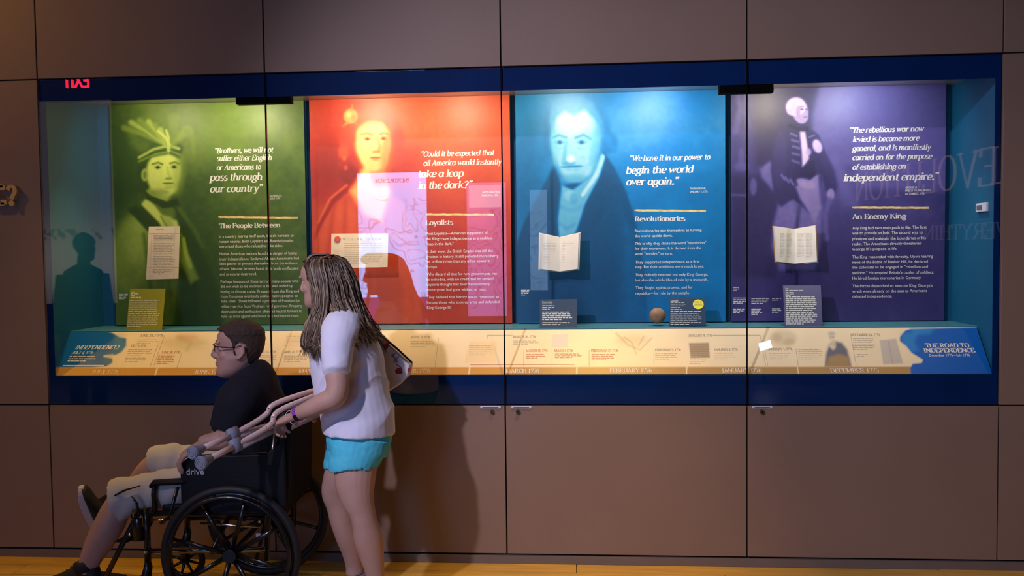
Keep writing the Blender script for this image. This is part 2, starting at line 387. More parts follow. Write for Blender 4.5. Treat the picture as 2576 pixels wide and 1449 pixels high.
def paint(C, X, Y, shapes):
    for s in shapes:
        k = s[0]
        if k == 'e': d = sd_ell(X, Y, *s[1]); col, soft, al = s[2:5]
        elif k == 'p': d = sd_poly(X, Y, s[1]); col, soft, al = s[2:5]
        else: d = sd_line(X, Y, s[1], s[2], s[3]); col, soft, al = s[4:7]
        a = np.clip(.5-d/(2*soft), 0, 1); a = a*a*(3-2*a)*al
        C += (np.array(col, float).reshape(1, -1)-C)*a[:, None]
def grid_mesh(name, org, ux, uy, wd, ht, step):
    nx, ny = int(wd/step)+1, int(ht/step)+1
    I, J = np.meshgrid(np.linspace(0, wd, nx), np.linspace(0, ht, ny))
    o = np.array(org)[None]; co = o+I.reshape(-1, 1)*np.array(ux)+J.reshape(-1, 1)*np.array(uy)
    a = np.arange(nx*ny).reshape(ny, nx); F = np.stack([a[:-1, :-1], a[:-1, 1:], a[1:, 1:], a[1:, :-1]], -1).reshape(-1, 4)
    me = bpy.data.meshes.new(name); me.vertices.add(len(co)); me.vertices.foreach_set('co', co.ravel())
    me.loops.add(F.size); me.loops.foreach_set('vertex_index', F.ravel().astype(np.int32))
    me.polygons.add(len(F)); me.polygons.foreach_set('loop_start', np.arange(0, F.size, 4, dtype=np.int32))
    me.update(calc_edges=True)
    d = co-np.array(CAM); c = d@np.array(FW)
    return me, 1288+FPX*(d@np.array(CR))/c, 724.5-FPX*(d@np.array(CU))/c
def set_cols(me, C, name='print'):
    at_ = me.color_attributes.new(name, 'FLOAT_COLOR', 'POINT')
    D = np.ones((len(C), 4)); D[:, :3] = C; at_.data.foreach_set('color', D.ravel())
def ramp(t, stops):
    xs = [s[0] for s in stops]; return np.stack([np.interp(t, xs, [lin(s[1])[k] for s in stops]) for k in range(3)], -1)
def colr(c): return lin(c)

# ================================================================== MATERIALS
m_wall = mat('wall_laminate', (.225, .150, .112), .55, bump=.12, bscale=160, var=.05, vscale=2)
m_dark = mat('dark_gap', (.006, .005, .005), .8)
m_skirt = mat('baseboard_paint', (.15, .12, .105), .5, var=.06)
m_wood = mat('oak_floor', (.62, .36, .07), .42, bump=.1, bscale=30, var=.16, vscale=3, stretch=(1, 9, 1))
m_ceil = mat('hall_ceiling_paint', (.05, .045, .04), .9)
m_navy = mat('navy_paint', (.001, .022, .115), .6, var=.08, spec=.08)
m_black = mat('black_metal_cover', (.003, .003, .003), .7, spec=.05)
m_teal = mat('teal_case_paint', (.008, .13, .24), .5, var=.04)
m_shelf = mat('teal_shelf_paint', (.055, .22, .28), .4, var=.05)
m_caseceil = mat('case_soffit_satin', (.32, .30, .28), .28, var=.03)
m_glass = glassmat('display_glass', .052)
m_acry = glassmat('clear_acrylic', .05, (.97, .98, 1), .02)
m_white = mat('white_print', (.80, .76, .68), .6)
m_cream = mat('cream_print', (.86, .80, .66), .6)
m_gold = mat('gold_brush_line', (.80, .58, .22), .55, var=.3, vscale=30)
m_paper = mat('aged_paper', (.78, .66, .47), .8, var=.08, vscale=14, bump=.1, bscale=60)
m_page = mat('book_page', (.82, .78, .66), .8, var=.04, vscale=20)
m_ink = mat('faded_ink', (.52, .42, .27), .8)
m_lab = mat('label_lettering', (.60, .64, .58), .6)
m_inkg = mat('grey_ink', (.52, .49, .42), .8)
m_silver = mat('silver_metal', (.80, .82, .95), .3, metal=.35, var=.05)
m_steel = mat('chrome_tube', (.75, .75, .78), .18, metal=1, var=.03)
m_iron = mat('rusty_iron', (.33, .20, .12), .85, bump=.5, bscale=60, var=.25, vscale=25)
m_brass = mat('antique_gold_metal', (.62, .42, .16), .45, metal=.25, var=.1)
m_skin_w = mat('skin_fair', (.50, .30, .235), .5, bump=.06, bscale=120, var=.06, vscale=10, sss=.08)
m_skin_m = mat('skin_pink', (.47, .27, .215), .52, bump=.06, bscale=120, var=.08, vscale=12, sss=.08)
m_shirt_w = mat('white_cotton', (.72, .73, .88), .85, bump=.25, bscale=22, var=.03, sheen=.2)
m_shorts_t = mat('turquoise_cotton', (.08, .58, .76), .8, bump=.5, bscale=45, var=.08, vscale=30)
m_shirt_m = mat('charcoal_jersey', (.011, .012, .019), .9, bump=.25, bscale=20, var=.15, vscale=12, spec=.2)
m_shorts_m = mat('stone_grey_fabric', (.50, .46, .42), .85, bump=.3, bscale=18, var=.06, vscale=10)
m_hair_w = mat('wavy_hair', (.1, .07, .05), .42, attr='strand', spec=.6, bump=.2, bscale=300)
m_hair_m = mat('short_brown_hair', (.045, .025, .016), .7, bump=1.0, bscale=260, var=.3, vscale=120)
m_chair = mat('black_chair_frame', (.008, .008, .009), .28, var=.1, coat=.3)
m_vinyl = mat('black_vinyl', (.005, .0055, .008), .6, bump=.25, bscale=60, var=.1, spec=.25)
m_tyre = mat('black_rubber', (.012, .012, .013), .6, bump=.15, bscale=90)
m_rubber = mat('grey_rubber', (.22, .24, .31), .7, bump=.1)
m_crutch = mat('pinkish_aluminium', (.70, .53, .50), .42, metal=.15, var=.06, vscale=12)
m_crutchg = mat('grey_aluminium', (.40, .36, .38), .45, metal=.2, var=.06)
m_shoe = mat('black_mesh_shoe', (.012, .014, .012), .7, bump=.4, bscale=120)
m_sole = mat('white_shoe_sole', (.52, .46, .42), .6)
m_shoe_g = mat('grey_knit_shoe', (.13, .12, .16), .85, bump=.4, bscale=100)
m_bag = mat('white_canvas', (.62, .57, .56), .8, bump=.2, bscale=60, var=.05)
m_red = mat('dark_red_print', (.22, .02, .02), .8)
m_lock = mat('bronze_lock', (.10, .075, .045), .4, metal=.7)

# ================================================================== SETTING
BW = 1.22
ZT, ZB, ZG = 2.541, .823, .048
XS = [BW*i for i in range(-4, 9)]
shell = bx((-5, .021, 0), (0, .12, 4.2)); box(shell, (4.88, .021, 0), (10.8, .12, 4.2)); box(shell, (0, .021, ZT+.004), (4.88, .12, 4.2)); box(shell, (0, .021, 0), (4.88, .12, ZB-.004))
wall = struct(obj('wall_back', shell, m_dark))
def panel(x0, x1, z0, z1):
    g = .0035
    o = obj('wall_panel', bx((x0+g, 0, z0+g), (x1-g, .02, z1-g)), m_wall, wall, bevel=.0015)
for a, b in zip(XS, XS[1:]):
    incase = a > -.01 and b < 4.89
    panel(a, b, ZT, 4.19)
    if not incase: panel(a, b, ZB, ZT)
    panel(a, b, ZG, ZB)
bb = struct(obj('baseboard_back', bx((-4.9, -.004, 0), (10.8, .019, .041)), m_skirt, bevel=.001))
fl = struct(obj('floor', bx((-5, -10, -.12), (10.8, .12, -.021)), m_dark))
pm = bx((0, 0, -.02), (1.796, .1265, 0)); pmesh = None
row = 0; cnt = 0
for j in range(34):
    y = -.13*(j+1)-.004+.02
    off = (j*.731) % 1.8
    for i in range(-1, 8):
        x = -4.4+i*1.8+off
        if pmesh is None: o = obj('floor_plank', pm, m_wood, fl, bevel=.0); pmesh = o.data
        else:
            o = bpy.data.objects.new('floor_plank', pmesh); COL.objects.link(o); o.parent = fl
        o.location = (x, y, -.0005*(cnt % 3)); cnt += 1
restm = bx((-5, -10, -.02), (10.8, -4.42, -.001)); ro = obj('floor_plank_field', restm, m_wood, fl); ro['kind'] = 'stuff'
struct(obj('ceiling', bx((-5, -10, 4.2), (10.8, .12, 4.3)), m_ceil))
struct(obj('wall_front', bx((-5, -10.1, 0), (10.8, -10, 4.2)), m_ceil))
struct(obj('wall_left', bx((-5.1, -10.1, 0), (-5, .12, 4.2)), m_ceil))
struct(obj('wall_right', bx((10.8, -10.1, 0), (10.9, .12, 4.2)), m_ceil))

# ================================================================== DISPLAY CASE
case = thing('display_case', 'long glazed wall display case with navy painted glass bands and teal interior', 'display case', (2.44, .3, ZB))
YB = .545
obj('back_panel', bx((0, YB, 1.1), (4.88, YB+.03, 2.56)), m_teal, case)
obj('side_panel', bx((0, .022, ZB), (.008, YB, 2.5)), m_teal, case)
obj('side_panel', bx((4.872, .022, ZB), (4.88, YB, 2.5)), m_teal, case)
obj('soffit', bx((.008, .0225, 2.49), (4.872, YB, 2.51)), m_caseceil, case)
obj('shelf', bx((.008, .205, 1.178), (4.872, YB, 1.198)), m_shelf, case, bevel=.002)
obj('plinth', bx((.008, .026, ZB), (4.872, YB, .955)), m_teal, case)
edges = [0, BW, 2*BW, 3*BW, 4*BW]
bands = []
for i in range(4):
    a, b = edges[i]+.0035, edges[i+1]-.0035
    g = obj('glass_pane', bx((a, .0, ZB+.004), (b, .010, ZT-.004)), m_glass, case)
    obj('header_band', bx((a, .0115, 2.4225), (b, .016, ZT-.004)), m_navy, g)
    obj('lower_band', bx((a, .0115, ZB+.004), (b, .016, .9745)), m_navy, g)
    if i == 0: obj('side_band', bx((a, .0115, .9745), (a+.030, .016, 2.4225)), m_navy, g)
    if i == 3: obj('side_band', bx((b-.026, .0115, .9745), (b, .016, 2.4225)), m_navy, g)
for i in (1, 2, 3):
    obj('seam_gasket', bx((edges[i]-.0034, .001, ZB+.004), (edges[i]+.0034, .0112, ZT-.004)), m_black, case)
for xa, xb, ya, yb in ((593, 732, 240, 263), (1810, 1946, 209, 236)):
    A = onY(xa, (ya+yb)/2, .02); B = onY(xb, (ya+yb)/2, .02); zc = (onY((xa+xb)/2, ya-3, .02).z, onY((xa+xb)/2, yb-2, .02).z)
    obj('closer_cover', bx((A.x, .0165, min(zc)), (B.x, .06, max(zc)+.012)), m_black, case, bevel=.002)
# locks under the panes
for k, (xa, xb, xk) in enumerate(((1208, 1260, 1238), (1286, 1337, 1303), (1892, 1943, 1917))):
    A = onY(xa, 1024, -.003); B = onY(xb, 1024, -.003); K = onY(xk, 1036.5, -.003); cx = (A.x+B.x)/2
    lab = ['slim silver hook plate with round keyhole, left of the middle seam', 'slim silver hook plate with round keyhole, right of the middle seam', 'slim silver hook plate with round keyhole, beside the right seam'][k]
    t = thing('cabinet_lock', lab, 'lock', (cx, 0, A.z), 'locks under the glass')
    bm = bx((A.x, -.006, A.z-.0065), (B.x, 0, A.z+.006)); obj('plate', bm, m_silver, t, bevel=.0015)
    obj('slot', bx((A.x+.012, -.0068, A.z-.0012), (B.x-.012, -.006, A.z+.0012)), m_black, t)
    bm = bmesh.new(); tube(bm, [K+Vector((0, .003, 0)), K+Vector((0, -.008, 0))], [.0115, .0105], 20, ref=(0, 0, 1)); obj('cylinder', bm, m_lock, t, smooth=False)
    bm = bx((K.x-.0015, K.y-.0085, K.z-.005), (K.x+.0015, K.y-.007, K.z+.005)); obj('keyhole', bm, m_black, t)

# ================================================================== EXHIBIT PANELS
YP = .50
PX = [(.110, 1.263), (1.296, 2.446), (2.478, 3.641), (3.672, 4.823)]
PZ0, PZ1 = 1.2035, 2.489
PL = ((0, YP-.0012, 0), Vector((0, 1, 0)), Vector((1, 0, 0)), Vector((0, 0, 1)))
PLK = (Vector(PL[0]), PL[1], PL[2], PL[3])

def feathers(base, tips, c0, c1):
    return [('l', [base, ((base[0]+t[0])/2+(t[0]-base[0])*.1, (base[1]+t[1])/2-8), t], 3, 7, (c0 if i % 2 else c1,), 5, .8) for i, t in enumerate(tips)]
green = [
 ('e', (540, 300, 200, 90), (.52,), 90, .6), ('e', (300, 420, 60, 120), (.20,), 70, .6), ('e', (600, 700, 200, 170), (.30,), 120, .6), ('e', (480, 480, 60, 60), (.26,), 50, .6),
 ('p', [(286, 818), (286, 640), (310, 565), (345, 535), (410, 515), (455, 525), (500, 590), (525, 680), (540, 818)], (.42,), 8, 1),
 ('p', [(440, 520), (480, 575), (520, 650), (556, 760), (560, 820), (440, 820), (455, 640)], (.20,), 10, .95),
 ('e', (330, 640, 50, 100, 8), (.56,), 18, 1), ('e', (345, 600, 25, 60, 8), (.64,), 22, .8), ('l', [(362, 590), (372, 660), (380, 740)], 3, 5, (.28,), 8, .8),
 ('p', [(350, 520), (372, 494), (410, 545), (445, 555), (452, 575), (430, 600), (400, 585)], (.86,), 5, 1),
 ('p', [(405, 540), (430, 545), (440, 580), (436, 620), (416, 600)], (.72,), 6, 1), ('l', [(405, 545), (420, 570), (425, 600)], 2, 2, (.45,), 4, .8),
 ('p', [(322, 528), (352, 512), (400, 560), (448, 640), (440, 662), (380, 590)], (.17,), 5, 1),
 ('p', [(455, 590), (475, 640), (500, 700), (480, 715), (455, 660)], (.62,), 8, .9), ('l', [(462, 600), (468, 640), (478, 670)], 4, 6, (.75,), 4, .8),
 ('e', (398, 480, 34, 36), (.66,), 8, 1), ('p', [(362, 478), (380, 492), (420, 508), (446, 500), (450, 516), (410, 524), (366, 500)], (.16,), 4, 1),
 ('e', (366, 432, 20, 46), (.2,), 7, 1), ('e', (356, 470, 10, 30, 10), (.24,), 6, 1), ('l', [(352, 490), (346, 505), (350, 520)], 6, 4, (.3,), 4, 1),
 ('e', (410, 432, 42, 56, 6), (.93,), 7, 1), ('e', (418, 470, 27, 22), (.90,), 7, 1), ('e', (446, 440, 13, 46, 4), (.68,), 14, .8), ('e', (400, 484, 26, 9), (.55,), 8, .7),
 ('e', (364, 440, 9, 16), (.72,), 4, 1), ('e', (364, 440, 4, 9), (.45,), 4, .8),
 ('p', [(342, 395), (352, 352), (390, 338), (440, 345), (462, 372), (452, 398), (425, 388), (380, 396), (350, 418)], (.30,), 6, 1),
 ('l', [(350, 396), (385, 376), (425, 366), (450, 374)], 3.5, 3.5, (.78,), 3, .9), ('l', [(350, 406), (390, 388), (430, 380), (453, 390)], 2, 2, (.62,), 3, .9),
 ('e', (350, 345, 26, 36, -20), (.42,), 14, .9), ('e', (372, 335, 30, 30), (.34,), 12, .8)]
green += feathers((418, 366), [(312, 322), (330, 308), (352, 303), (374, 306), (390, 314), (404, 326), (420, 338), (430, 350)], .74, .58)
green += [('l', [(425, 365), (440, 330), (436, 300)], 6, 15, (.50,), 7, .9), ('l', [(432, 366), (462, 335), (470, 330)], 6, 14, (.58,), 7, .9), ('l', [(470, 330), (484, 352), (488, 385)], 9, 4, (.5,), 6, .8),
 ('l', [(426, 364), (416, 345), (398, 330)], 3, 3, (.88,), 3, .9), ('l', [(424, 364), (424, 345), (418, 328)], 3, 2.5, (.86,), 3, .9), ('e', (424, 372, 5, 12), (.8,), 3, .9),
 ('l', [(383, 413), (398, 409), (408, 413)], 2, 2.6, (.38,), 3, .9), ('l', [(428, 411), (440, 408), (450, 412)], 2.4, 2, (.4,), 3, .9),
 ('e', (397, 421, 9, 4), (.55,), 4, .9), ('e', (397, 421, 4.5, 3.5), (.12,), 2, 1), ('e', (438, 420, 8, 4), (.5,), 4, .9), ('e', (438, 420, 4.2, 3.5), (.12,), 2, 1),
 ('l', [(421, 420), (424, 440), (430, 447)], 2, 3, (.72,), 4, .8), ('e', (424, 449, 9, 3), (.5,), 3, .8), ('e', (423, 461, 14, 2), (.42,), 2, 1), ('e', (423, 466, 10, 3), (.74,), 3, .8), ('e', (424, 472, 9, 2), (.66,), 3, .8)]
red = [
 ('e', (1120, 340, 180, 110), (.55,), 120, .7), ('e', (830, 330, 60, 110), (.25,), 90, .7), ('e', (835, 430, 60, 60), (.12,), 60, .8), ('e', (1150, 720, 200, 130), (.28,), 110, .7), ('e', (1010, 440, 60, 80), (.22,), 50, .6),
 ('e', (1080, 590, 120, 60), (.3,), 70, .5),
 ('e', (940, 330, 72, 62), (.40,), 12, 1), ('e', (1000, 355, 16, 34, 5), (.32,), 9, 1), ('e', (992, 395, 14, 22), (.36,), 9, .9), ('e', (868, 345, 16, 40, 5), (.34,), 8, 1), ('e', (864, 385, 13, 18), (.42,), 6, 1), ('e', (866, 412, 15, 18), (.24,), 6, 1), ('e', (878, 440, 24, 26), (.14,), 9, 1), ('e', (866, 398, 5, 6), (.6,), 4, .8), ('e', (870, 422, 5, 6), (.5,), 4, .8),
 ('p', [(788, 818), (786, 700), (800, 590), (830, 520), (880, 478), (960, 470), (1010, 510), (1045, 600), (1060, 700), (1060, 818)], (.44,), 8, 1),
 ('e', (850, 600, 50, 90, 14), (.50,), 20, 1), ('l', [(842, 500), (830, 600), (816, 720)], 3, 5, (.30,), 10, .8), ('l', [(870, 500), (866, 600), (862, 720)], 3, 5, (.32,), 10, .8), ('l', [(905, 520), (910, 600), (900, 760)], 4, 6, (.36,), 12, .7),
 ('p', [(880, 480), (918, 420), (960, 420), (985, 480), (960, 560), (915, 540)], (.82,), 10, 1), ('e', (935, 450, 32, 36), (.84,), 10, 1), ('e', (955, 440, 22, 26), (.5,), 12, .7),
 ('p', [(792, 600), (805, 555), (850, 480), (876, 470), (874, 482), (840, 512), (812, 560)], (.16,), 6, .95), ('l', [(800, 560), (830, 500), (872, 466)], 2, 3, (.62,), 4, .8),
 ('e', (937, 362, 43, 62, 2), (.88,), 8, 1), ('e', (942, 402, 30, 30), (.86,), 9, 1), ('e', (972, 375, 13, 52, 4), (.66,), 14, .85), ('e', (925, 300, 40, 22, -10), (.45,), 10, .8), ('e', (935, 335, 36, 26), (.88,), 12, 1),
 ('e', (882, 292, 18, 19), (.68,), 4, 1), ('e', (877, 288, 7, 8), (.80,), 4, .9), ('e', (890, 298, 6, 8), (.58,), 4, .9), ('l', [(885, 276), (886, 264)], 4, 2, (.6,), 3, .9), ('l', [(875, 308), (862, 318)], 4, 2, (.6,), 3, .9), ('l', [(893, 306), (900, 316)], 3, 2, (.55,), 3, .8),
 ('l', [(908, 339), (922, 335), (937, 339)], 1.6, 2, (.58,), 3, .9), ('l', [(956, 338), (966, 334), (976, 338)], 1.8, 1.6, (.5,), 3, .9),
 ('e', (924, 349, 9.5, 4), (.68,), 3, .9), ('e', (924, 350, 4.4, 3.6), (.28,), 2, 1), ('e', (965, 348, 8.5, 4), (.55,), 3, .9), ('e', (965, 349, 4, 3.5), (.24,), 2, 1),
 ('l', [(950, 345), (955, 368), (953, 378)], 1.5, 4, (.66,), 4, .8), ('e', (946, 382, 10, 3), (.58,), 3, .9), ('e', (944, 397, 13, 2.2), (.46,), 2, 1), ('e', (944, 402, 9, 2.6), (.7,), 3, .8)]
blue = [
 ('e', (1640, 320, 200, 110), (.50,), 110, .6), ('e', (1330, 420, 50, 140), (.30,), 60, .6), ('e', (1560, 700, 200, 110), (.36,), 110, .6),
 ('e', (1450, 330, 84, 88, 0), (.40,), 10, 1), ('e', (1530, 360, 22, 26, 20), (.36,), 8, 1), ('l', [(1500, 300), (1528, 350), (1545, 378)], 12, 6, (.44,), 7, .9), ('e', (1382, 340, 13, 56), (.34,), 8, 1), ('l', [(1385, 290), (1378, 340), (1374, 378)], 8, 4, (.36,), 6, .9), ('e', (1440, 268, 56, 26), (.52,), 12, .9),
 ('p', [(1296, 812), (1296, 620), (1318, 560), (1356, 490), (1393, 416), (1410, 470), (1500, 440), (1520, 384), (1545, 420), (1575, 480), (1600, 560), (1620, 680), (1630, 812)], (.20,), 6, 1),
 ('p', [(1560, 520), (1600, 580), (1630, 700), (1640, 812), (1560, 812)], (.32,), 25, .8),
 ('p', [(1405, 462), (1440, 478), (1490, 440), (1516, 392), (1522, 400), (1508, 446), (1480, 500), (1450, 580), (1425, 640), (1402, 600), (1400, 520)], (.66,), 5, 1),
 ('e', (1435, 492, 17, 15), (.74,), 4, .9), ('e', (1444, 500, 10, 16), (.6,), 4, .8), ('l', [(1410, 520), (1440, 530), (1460, 520)], 5, 5, (.60,), 6, .8), ('l', [(1405, 560), (1425, 575), (1445, 565)], 4, 4, (.56,), 6, .8), ('l', [(1516, 394), (1500, 440), (1466, 490)], 6, 5, (.86,), 4, .9),
 ('p', [(1394, 420), (1412, 470), (1402, 560), (1410, 640), (1380, 600), (1372, 500)], (.14,), 6, .9), ('p', [(1470, 520), (1520, 430), (1556, 470), (1520, 540), (1440, 660)], (.16,), 7, .9),
 ('e', (1446, 350, 61, 84), (.76,), 8, 1), ('e', (1450, 410, 46, 48), (.76,), 8, 1), ('e', (1440, 300, 52, 42), (.82,), 16, 1), ('e', (1502, 365, 12, 60, 6), (.62,), 12, .8), ('p', [(1386, 300), (1392, 262), (1430, 244), (1480, 250), (1512, 290), (1518, 330), (1498, 300), (1470, 276), (1442, 290), (1420, 280), (1400, 296), (1392, 330)], (.50,), 7, .9), ('e', (1446, 450, 34, 9), (.6,), 10, .8), ('e', (1396, 370, 10, 50), (.7,), 12, .7),
 ('l', [(1392, 346), (1406, 340), (1424, 346)], 2.4, 3, (.52,), 4, .95), ('l', [(1448, 347), (1468, 339), (1486, 350)], 3, 2.4, (.5,), 4, .95),
 ('e', (1407, 358, 12, 5), (.62,), 4, .9), ('e', (1408, 358, 5, 4), (.25,), 3, 1), ('e', (1463, 358, 12, 5), (.6,), 4, .9), ('e', (1463, 358, 5, 4), (.22,), 3, 1), ('l', [(1396, 370), (1410, 374), (1420, 370)], 1.5, 1.5, (.68,), 4, .6), ('l', [(1452, 372), (1466, 375), (1478, 370)], 1.5, 1.5, (.66,), 4, .6),
 ('l', [(1424, 358), (1420, 390), (1418, 402)], 2, 4, (.62,), 6, .8), ('e', (1430, 411, 16, 5), (.56,), 5, .9), ('e', (1436, 400, 9, 9), (.92,), 6, .9), ('e', (1438, 419, 26, 2.2, -2), (.42,), 3, 1), ('e', (1440, 427, 18, 3), (.7,), 4, .7)]
purple = [
 ('p', [(1838, 215), (1880, 215), (1900, 300), (1895, 420), (1838, 470)], (.30,), 20, .9), ('l', [(1850, 215), (1862, 270), (1850, 330)], 5, 9, (.48,), 8, .8), ('l', [(1880, 225), (1872, 280), (1888, 320)], 4, 7, (.42,), 8, .8), ('p', [(1895, 215), (2062, 215), (2040, 300), (2044, 420), (1900, 420)], (.14,), 14, .95),
 ('p', [(2062, 215), (2385, 215), (2385, 480), (2150, 470), (2048, 420), (2046, 290)], (.50,), 14, .9), ('e', (2110, 380, 60, 60), (.40,), 30, .7), ('e', (2080, 420, 60, 22), (.56,), 16, .7), ('e', (2110, 430, 40, 20), (.3,), 14, .7), ('e', (1865, 400, 8, 28), (.4,), 5, .9), ('e', (1866, 420, 18, 12), (.42,), 5, .9),
 ('p', [(1838, 440), (1960, 430), (1970, 560), (1950, 700), (1838, 700)], (.15,), 16, .9), ('e', (1895, 470, 9, 22), (.5,), 5, .8), ('l', [(1838, 490), (1880, 492)], 3, 3, (.44,), 4, .8),
 ('p', [(1912, 425), (1935, 405), (1985, 430), (1990, 520), (1960, 500), (1915, 445)], (.55,), 7, .9), ('p', [(2080, 420), (2150, 440), (2180, 560), (2140, 640), (2080, 600)], (.40,), 16, .8), ('p', [(2100, 410), (2120, 420), (2160, 520), (2120, 520)], (.55,), 14, .7), ('e', (2150, 700, 220, 130), (.24,), 120, .7),
 ('p', [(1945, 560), (1960, 505), (2030, 505), (2070, 520), (2066, 600), (2050, 680), (1960, 680), (1940, 620)], (.52,), 8, 1), ('l', [(2012, 520), (2004, 580), (2000, 660)], 3, 4, (.25,), 6, .9),
 ('p', [(1946, 345), (1965, 325), (2000, 318), (2035, 322), (2060, 340), (2082, 400), (2102, 470), (2100, 492), (2078, 480), (2066, 440), (2060, 520), (2040, 540), (1995, 500), (1965, 520), (1948, 500), (1940, 430)], (.17,), 5, 1),
 ('e', (1962, 400, 18, 70, 3), (.24,), 8, .9), ('e', (2085, 430, 12, 50, -18), (.22,), 7, .9), ('p', [(2010, 322), (2026, 330), (2034, 380), (2036, 400), (2018, 424), (2016, 380)], (.84,), 4, 1),
 ('p', [(2000, 470), (2034, 440), (2060, 440), (2066, 520), (2050, 560), (2012, 500)], (.62,), 6, .95), ('p', [(2014, 424), (2050, 400), (2052, 440), (2030, 460), (2010, 448)], (.10,), 4, 1), ('e', (2056, 368, 12, 18, -20), (.82,), 4, 1), ('e', (2034, 382, 7, 9), (.78,), 4, .9), ('e', (2028, 462, 26, 12, 20), (.68,), 5, .9), ('e', (2090, 488, 10, 14), (.7,), 4, .9), ('l', [(2088, 500), (2076, 540), (2078, 600)], 5, 7, (.5,), 6, .9),
 ('l', [(1990, 336), (2004, 342)], 3, 3, (.5,), 2, .9), ('l', [(1992, 352), (2008, 357)], 3, 3, (.5,), 2, .9), ('l', [(1994, 368), (2010, 373)], 3, 3, (.5,), 2, .9), ('l', [(1994, 386), (2010, 390)], 3, 3, (.48,), 2, .9), ('l', [(1994, 404), (2010, 410)], 3, 3, (.46,), 2, .9), ('l', [(2036, 345), (2048, 340)], 2.5, 2.5, (.5,), 2, .9),
 ('l', [(1966, 440), (1974, 452)], 3, 3, (.5,), 2, .9), ('l', [(1976, 446), (1984, 458)], 3, 3, (.5,), 2, .9), ('l', [(1988, 452), (1996, 464)], 3, 3, (.5,), 2, .9),
 ('p', [(1982, 308), (2006, 320), (2034, 318), (2034, 330), (2010, 330), (1980, 318)], (.06,), 4, 1), ('e', (1980, 302, 8, 16, 20), (.18,), 6, .9),
 ('e', (2014, 282, 20, 27), (.72,), 4, 1), ('e', (2018, 296, 15, 15), (.72,), 4, 1), ('e', (2002, 268, 26, 24, -10), (.82,), 4, 1), ('e', (1992, 280, 13, 10, 10), (.80,), 4, 1), ('e', (2008, 282, 5, 14), (.64,), 4, .7),
 ('e', (2017, 275, 4, 1.8), (.35,), 2, .95), ('e', (2029, 275, 3, 1.7), (.35,), 2, .95), ('l', [(2012, 269), (2021, 268)], 1.2, 1.2, (.55,), 2, .9), ('l', [(2026, 276), (2030, 286)], 1, 2.4, (.72,), 2, .9), ('e', (2026, 294, 5, 1.4), (.5,), 2, 1)]
pal = [
 [(0, (22, 42, 14)), (.3, (60, 88, 30)), (.55, (122, 148, 50)), (1, (222, 236, 112))],
 [(0, (88, 18, 10)), (.3, (176, 46, 26)), (.5, (214, 84, 40)), (.75, (240, 150, 78)), (1, (255, 226, 140))],
 [(0, (0, 44, 74)), (.25, (0, 84, 130)), (.45, (0, 122, 184)), (.7, (96, 178, 206)), (1, (214, 240, 238))],
 [(0, (22, 20, 44)), (.3, (62, 56, 110)), (.5, (96, 88, 150)), (.75, (160, 140, 184)), (1, (240, 220, 232))]]
base = [.36, .40, .43, .34]
info = [
 ('green', 'moss green exhibit panel with feathered portrait and heading The People Between'),
 ('red', 'orange red exhibit panel with portrait of a curly haired sitter, heading Loyalists'),
 ('blue', 'bright blue exhibit panel with cravat portrait and heading Revolutionaries'),
 ('purple', 'violet exhibit panel with standing figure in long coat, heading An Enemy King')]
m_print = mat('portrait_print', (.5, .5, .5), .48, attr='print', bump=.03, bscale=300)
m_pedge = mat('panel_edge', (.01, .02, .06), .5)
quotes = [
 [('(Brothers, we will not', 539, 687, 386, 9.3), ('suffer either English', 545, 684, 405, 9.3), ('or Americans to', 545, 656, 428, 9.3), ('pass through', 528, 660, 455, 12.2), ('our country)', 528, 660, 484, 12.2)],
 [('(Could it be expected that', 1058, 1243, 394, 9.3), ('all America would instantly', 1065, 1261, 417, 9.3), ('take a leap', 1051, 1166, 446, 12.2), ('in the dark?)', 1052, 1187, 475, 12.2)],
 [('(We have it in our power to', 1583, 1786, 405, 9.3), ('begin the world', 1575, 1744, 437, 12.2), ('over again.)', 1575, 1706, 466, 12.2)],
 [('(The rebellious war now', 2136, 2323, 334, 9.3), ('levied is become more', 2145, 2312, 357, 9.3), ('general, and is manifestly', 2144, 2341, 380, 9.3), ('carried on for the purpose', 2144, 2344, 403, 9.3), ('of establishing an', 2144, 2279, 427, 9.3), ('independent empire.)', 2122, 2360, 456, 12.2)]]
heads = [('The People Between', 551, 706, 574, 8.3), ('Loyalists', 1071, 1140, 566, 8.3), ('Revolutionaries', 1597, 1724, 557, 8.3), ('An Enemy King', 2144, 2280, 551, 8.6)]
glines = [(549, 749, 547, 549), (1071, 1243, 540, 541), (1596, 1776, 530, 532), (2144, 2337, 523, 524)]
credit = [[('GUYASHUTA', 680, 709, 495), ('JULY 1776', 680, 705, 502)], [('JAMES CHALMERS,', 1213, 1259, 486), ('MARCH 16, 1776', 1212, 1253, 494)],
          [('THOMAS PAINE,', 1735, 1776, 477), ('JANUARY 9, 1776', 1735, 1780, 485)], [('GEORGE III', 2278, 2306, 474), ('SPEECH TO PARLIAMENT', 2277, 2342, 482), ('OCTOBER 27, 1775', 2277, 2325, 490)]]
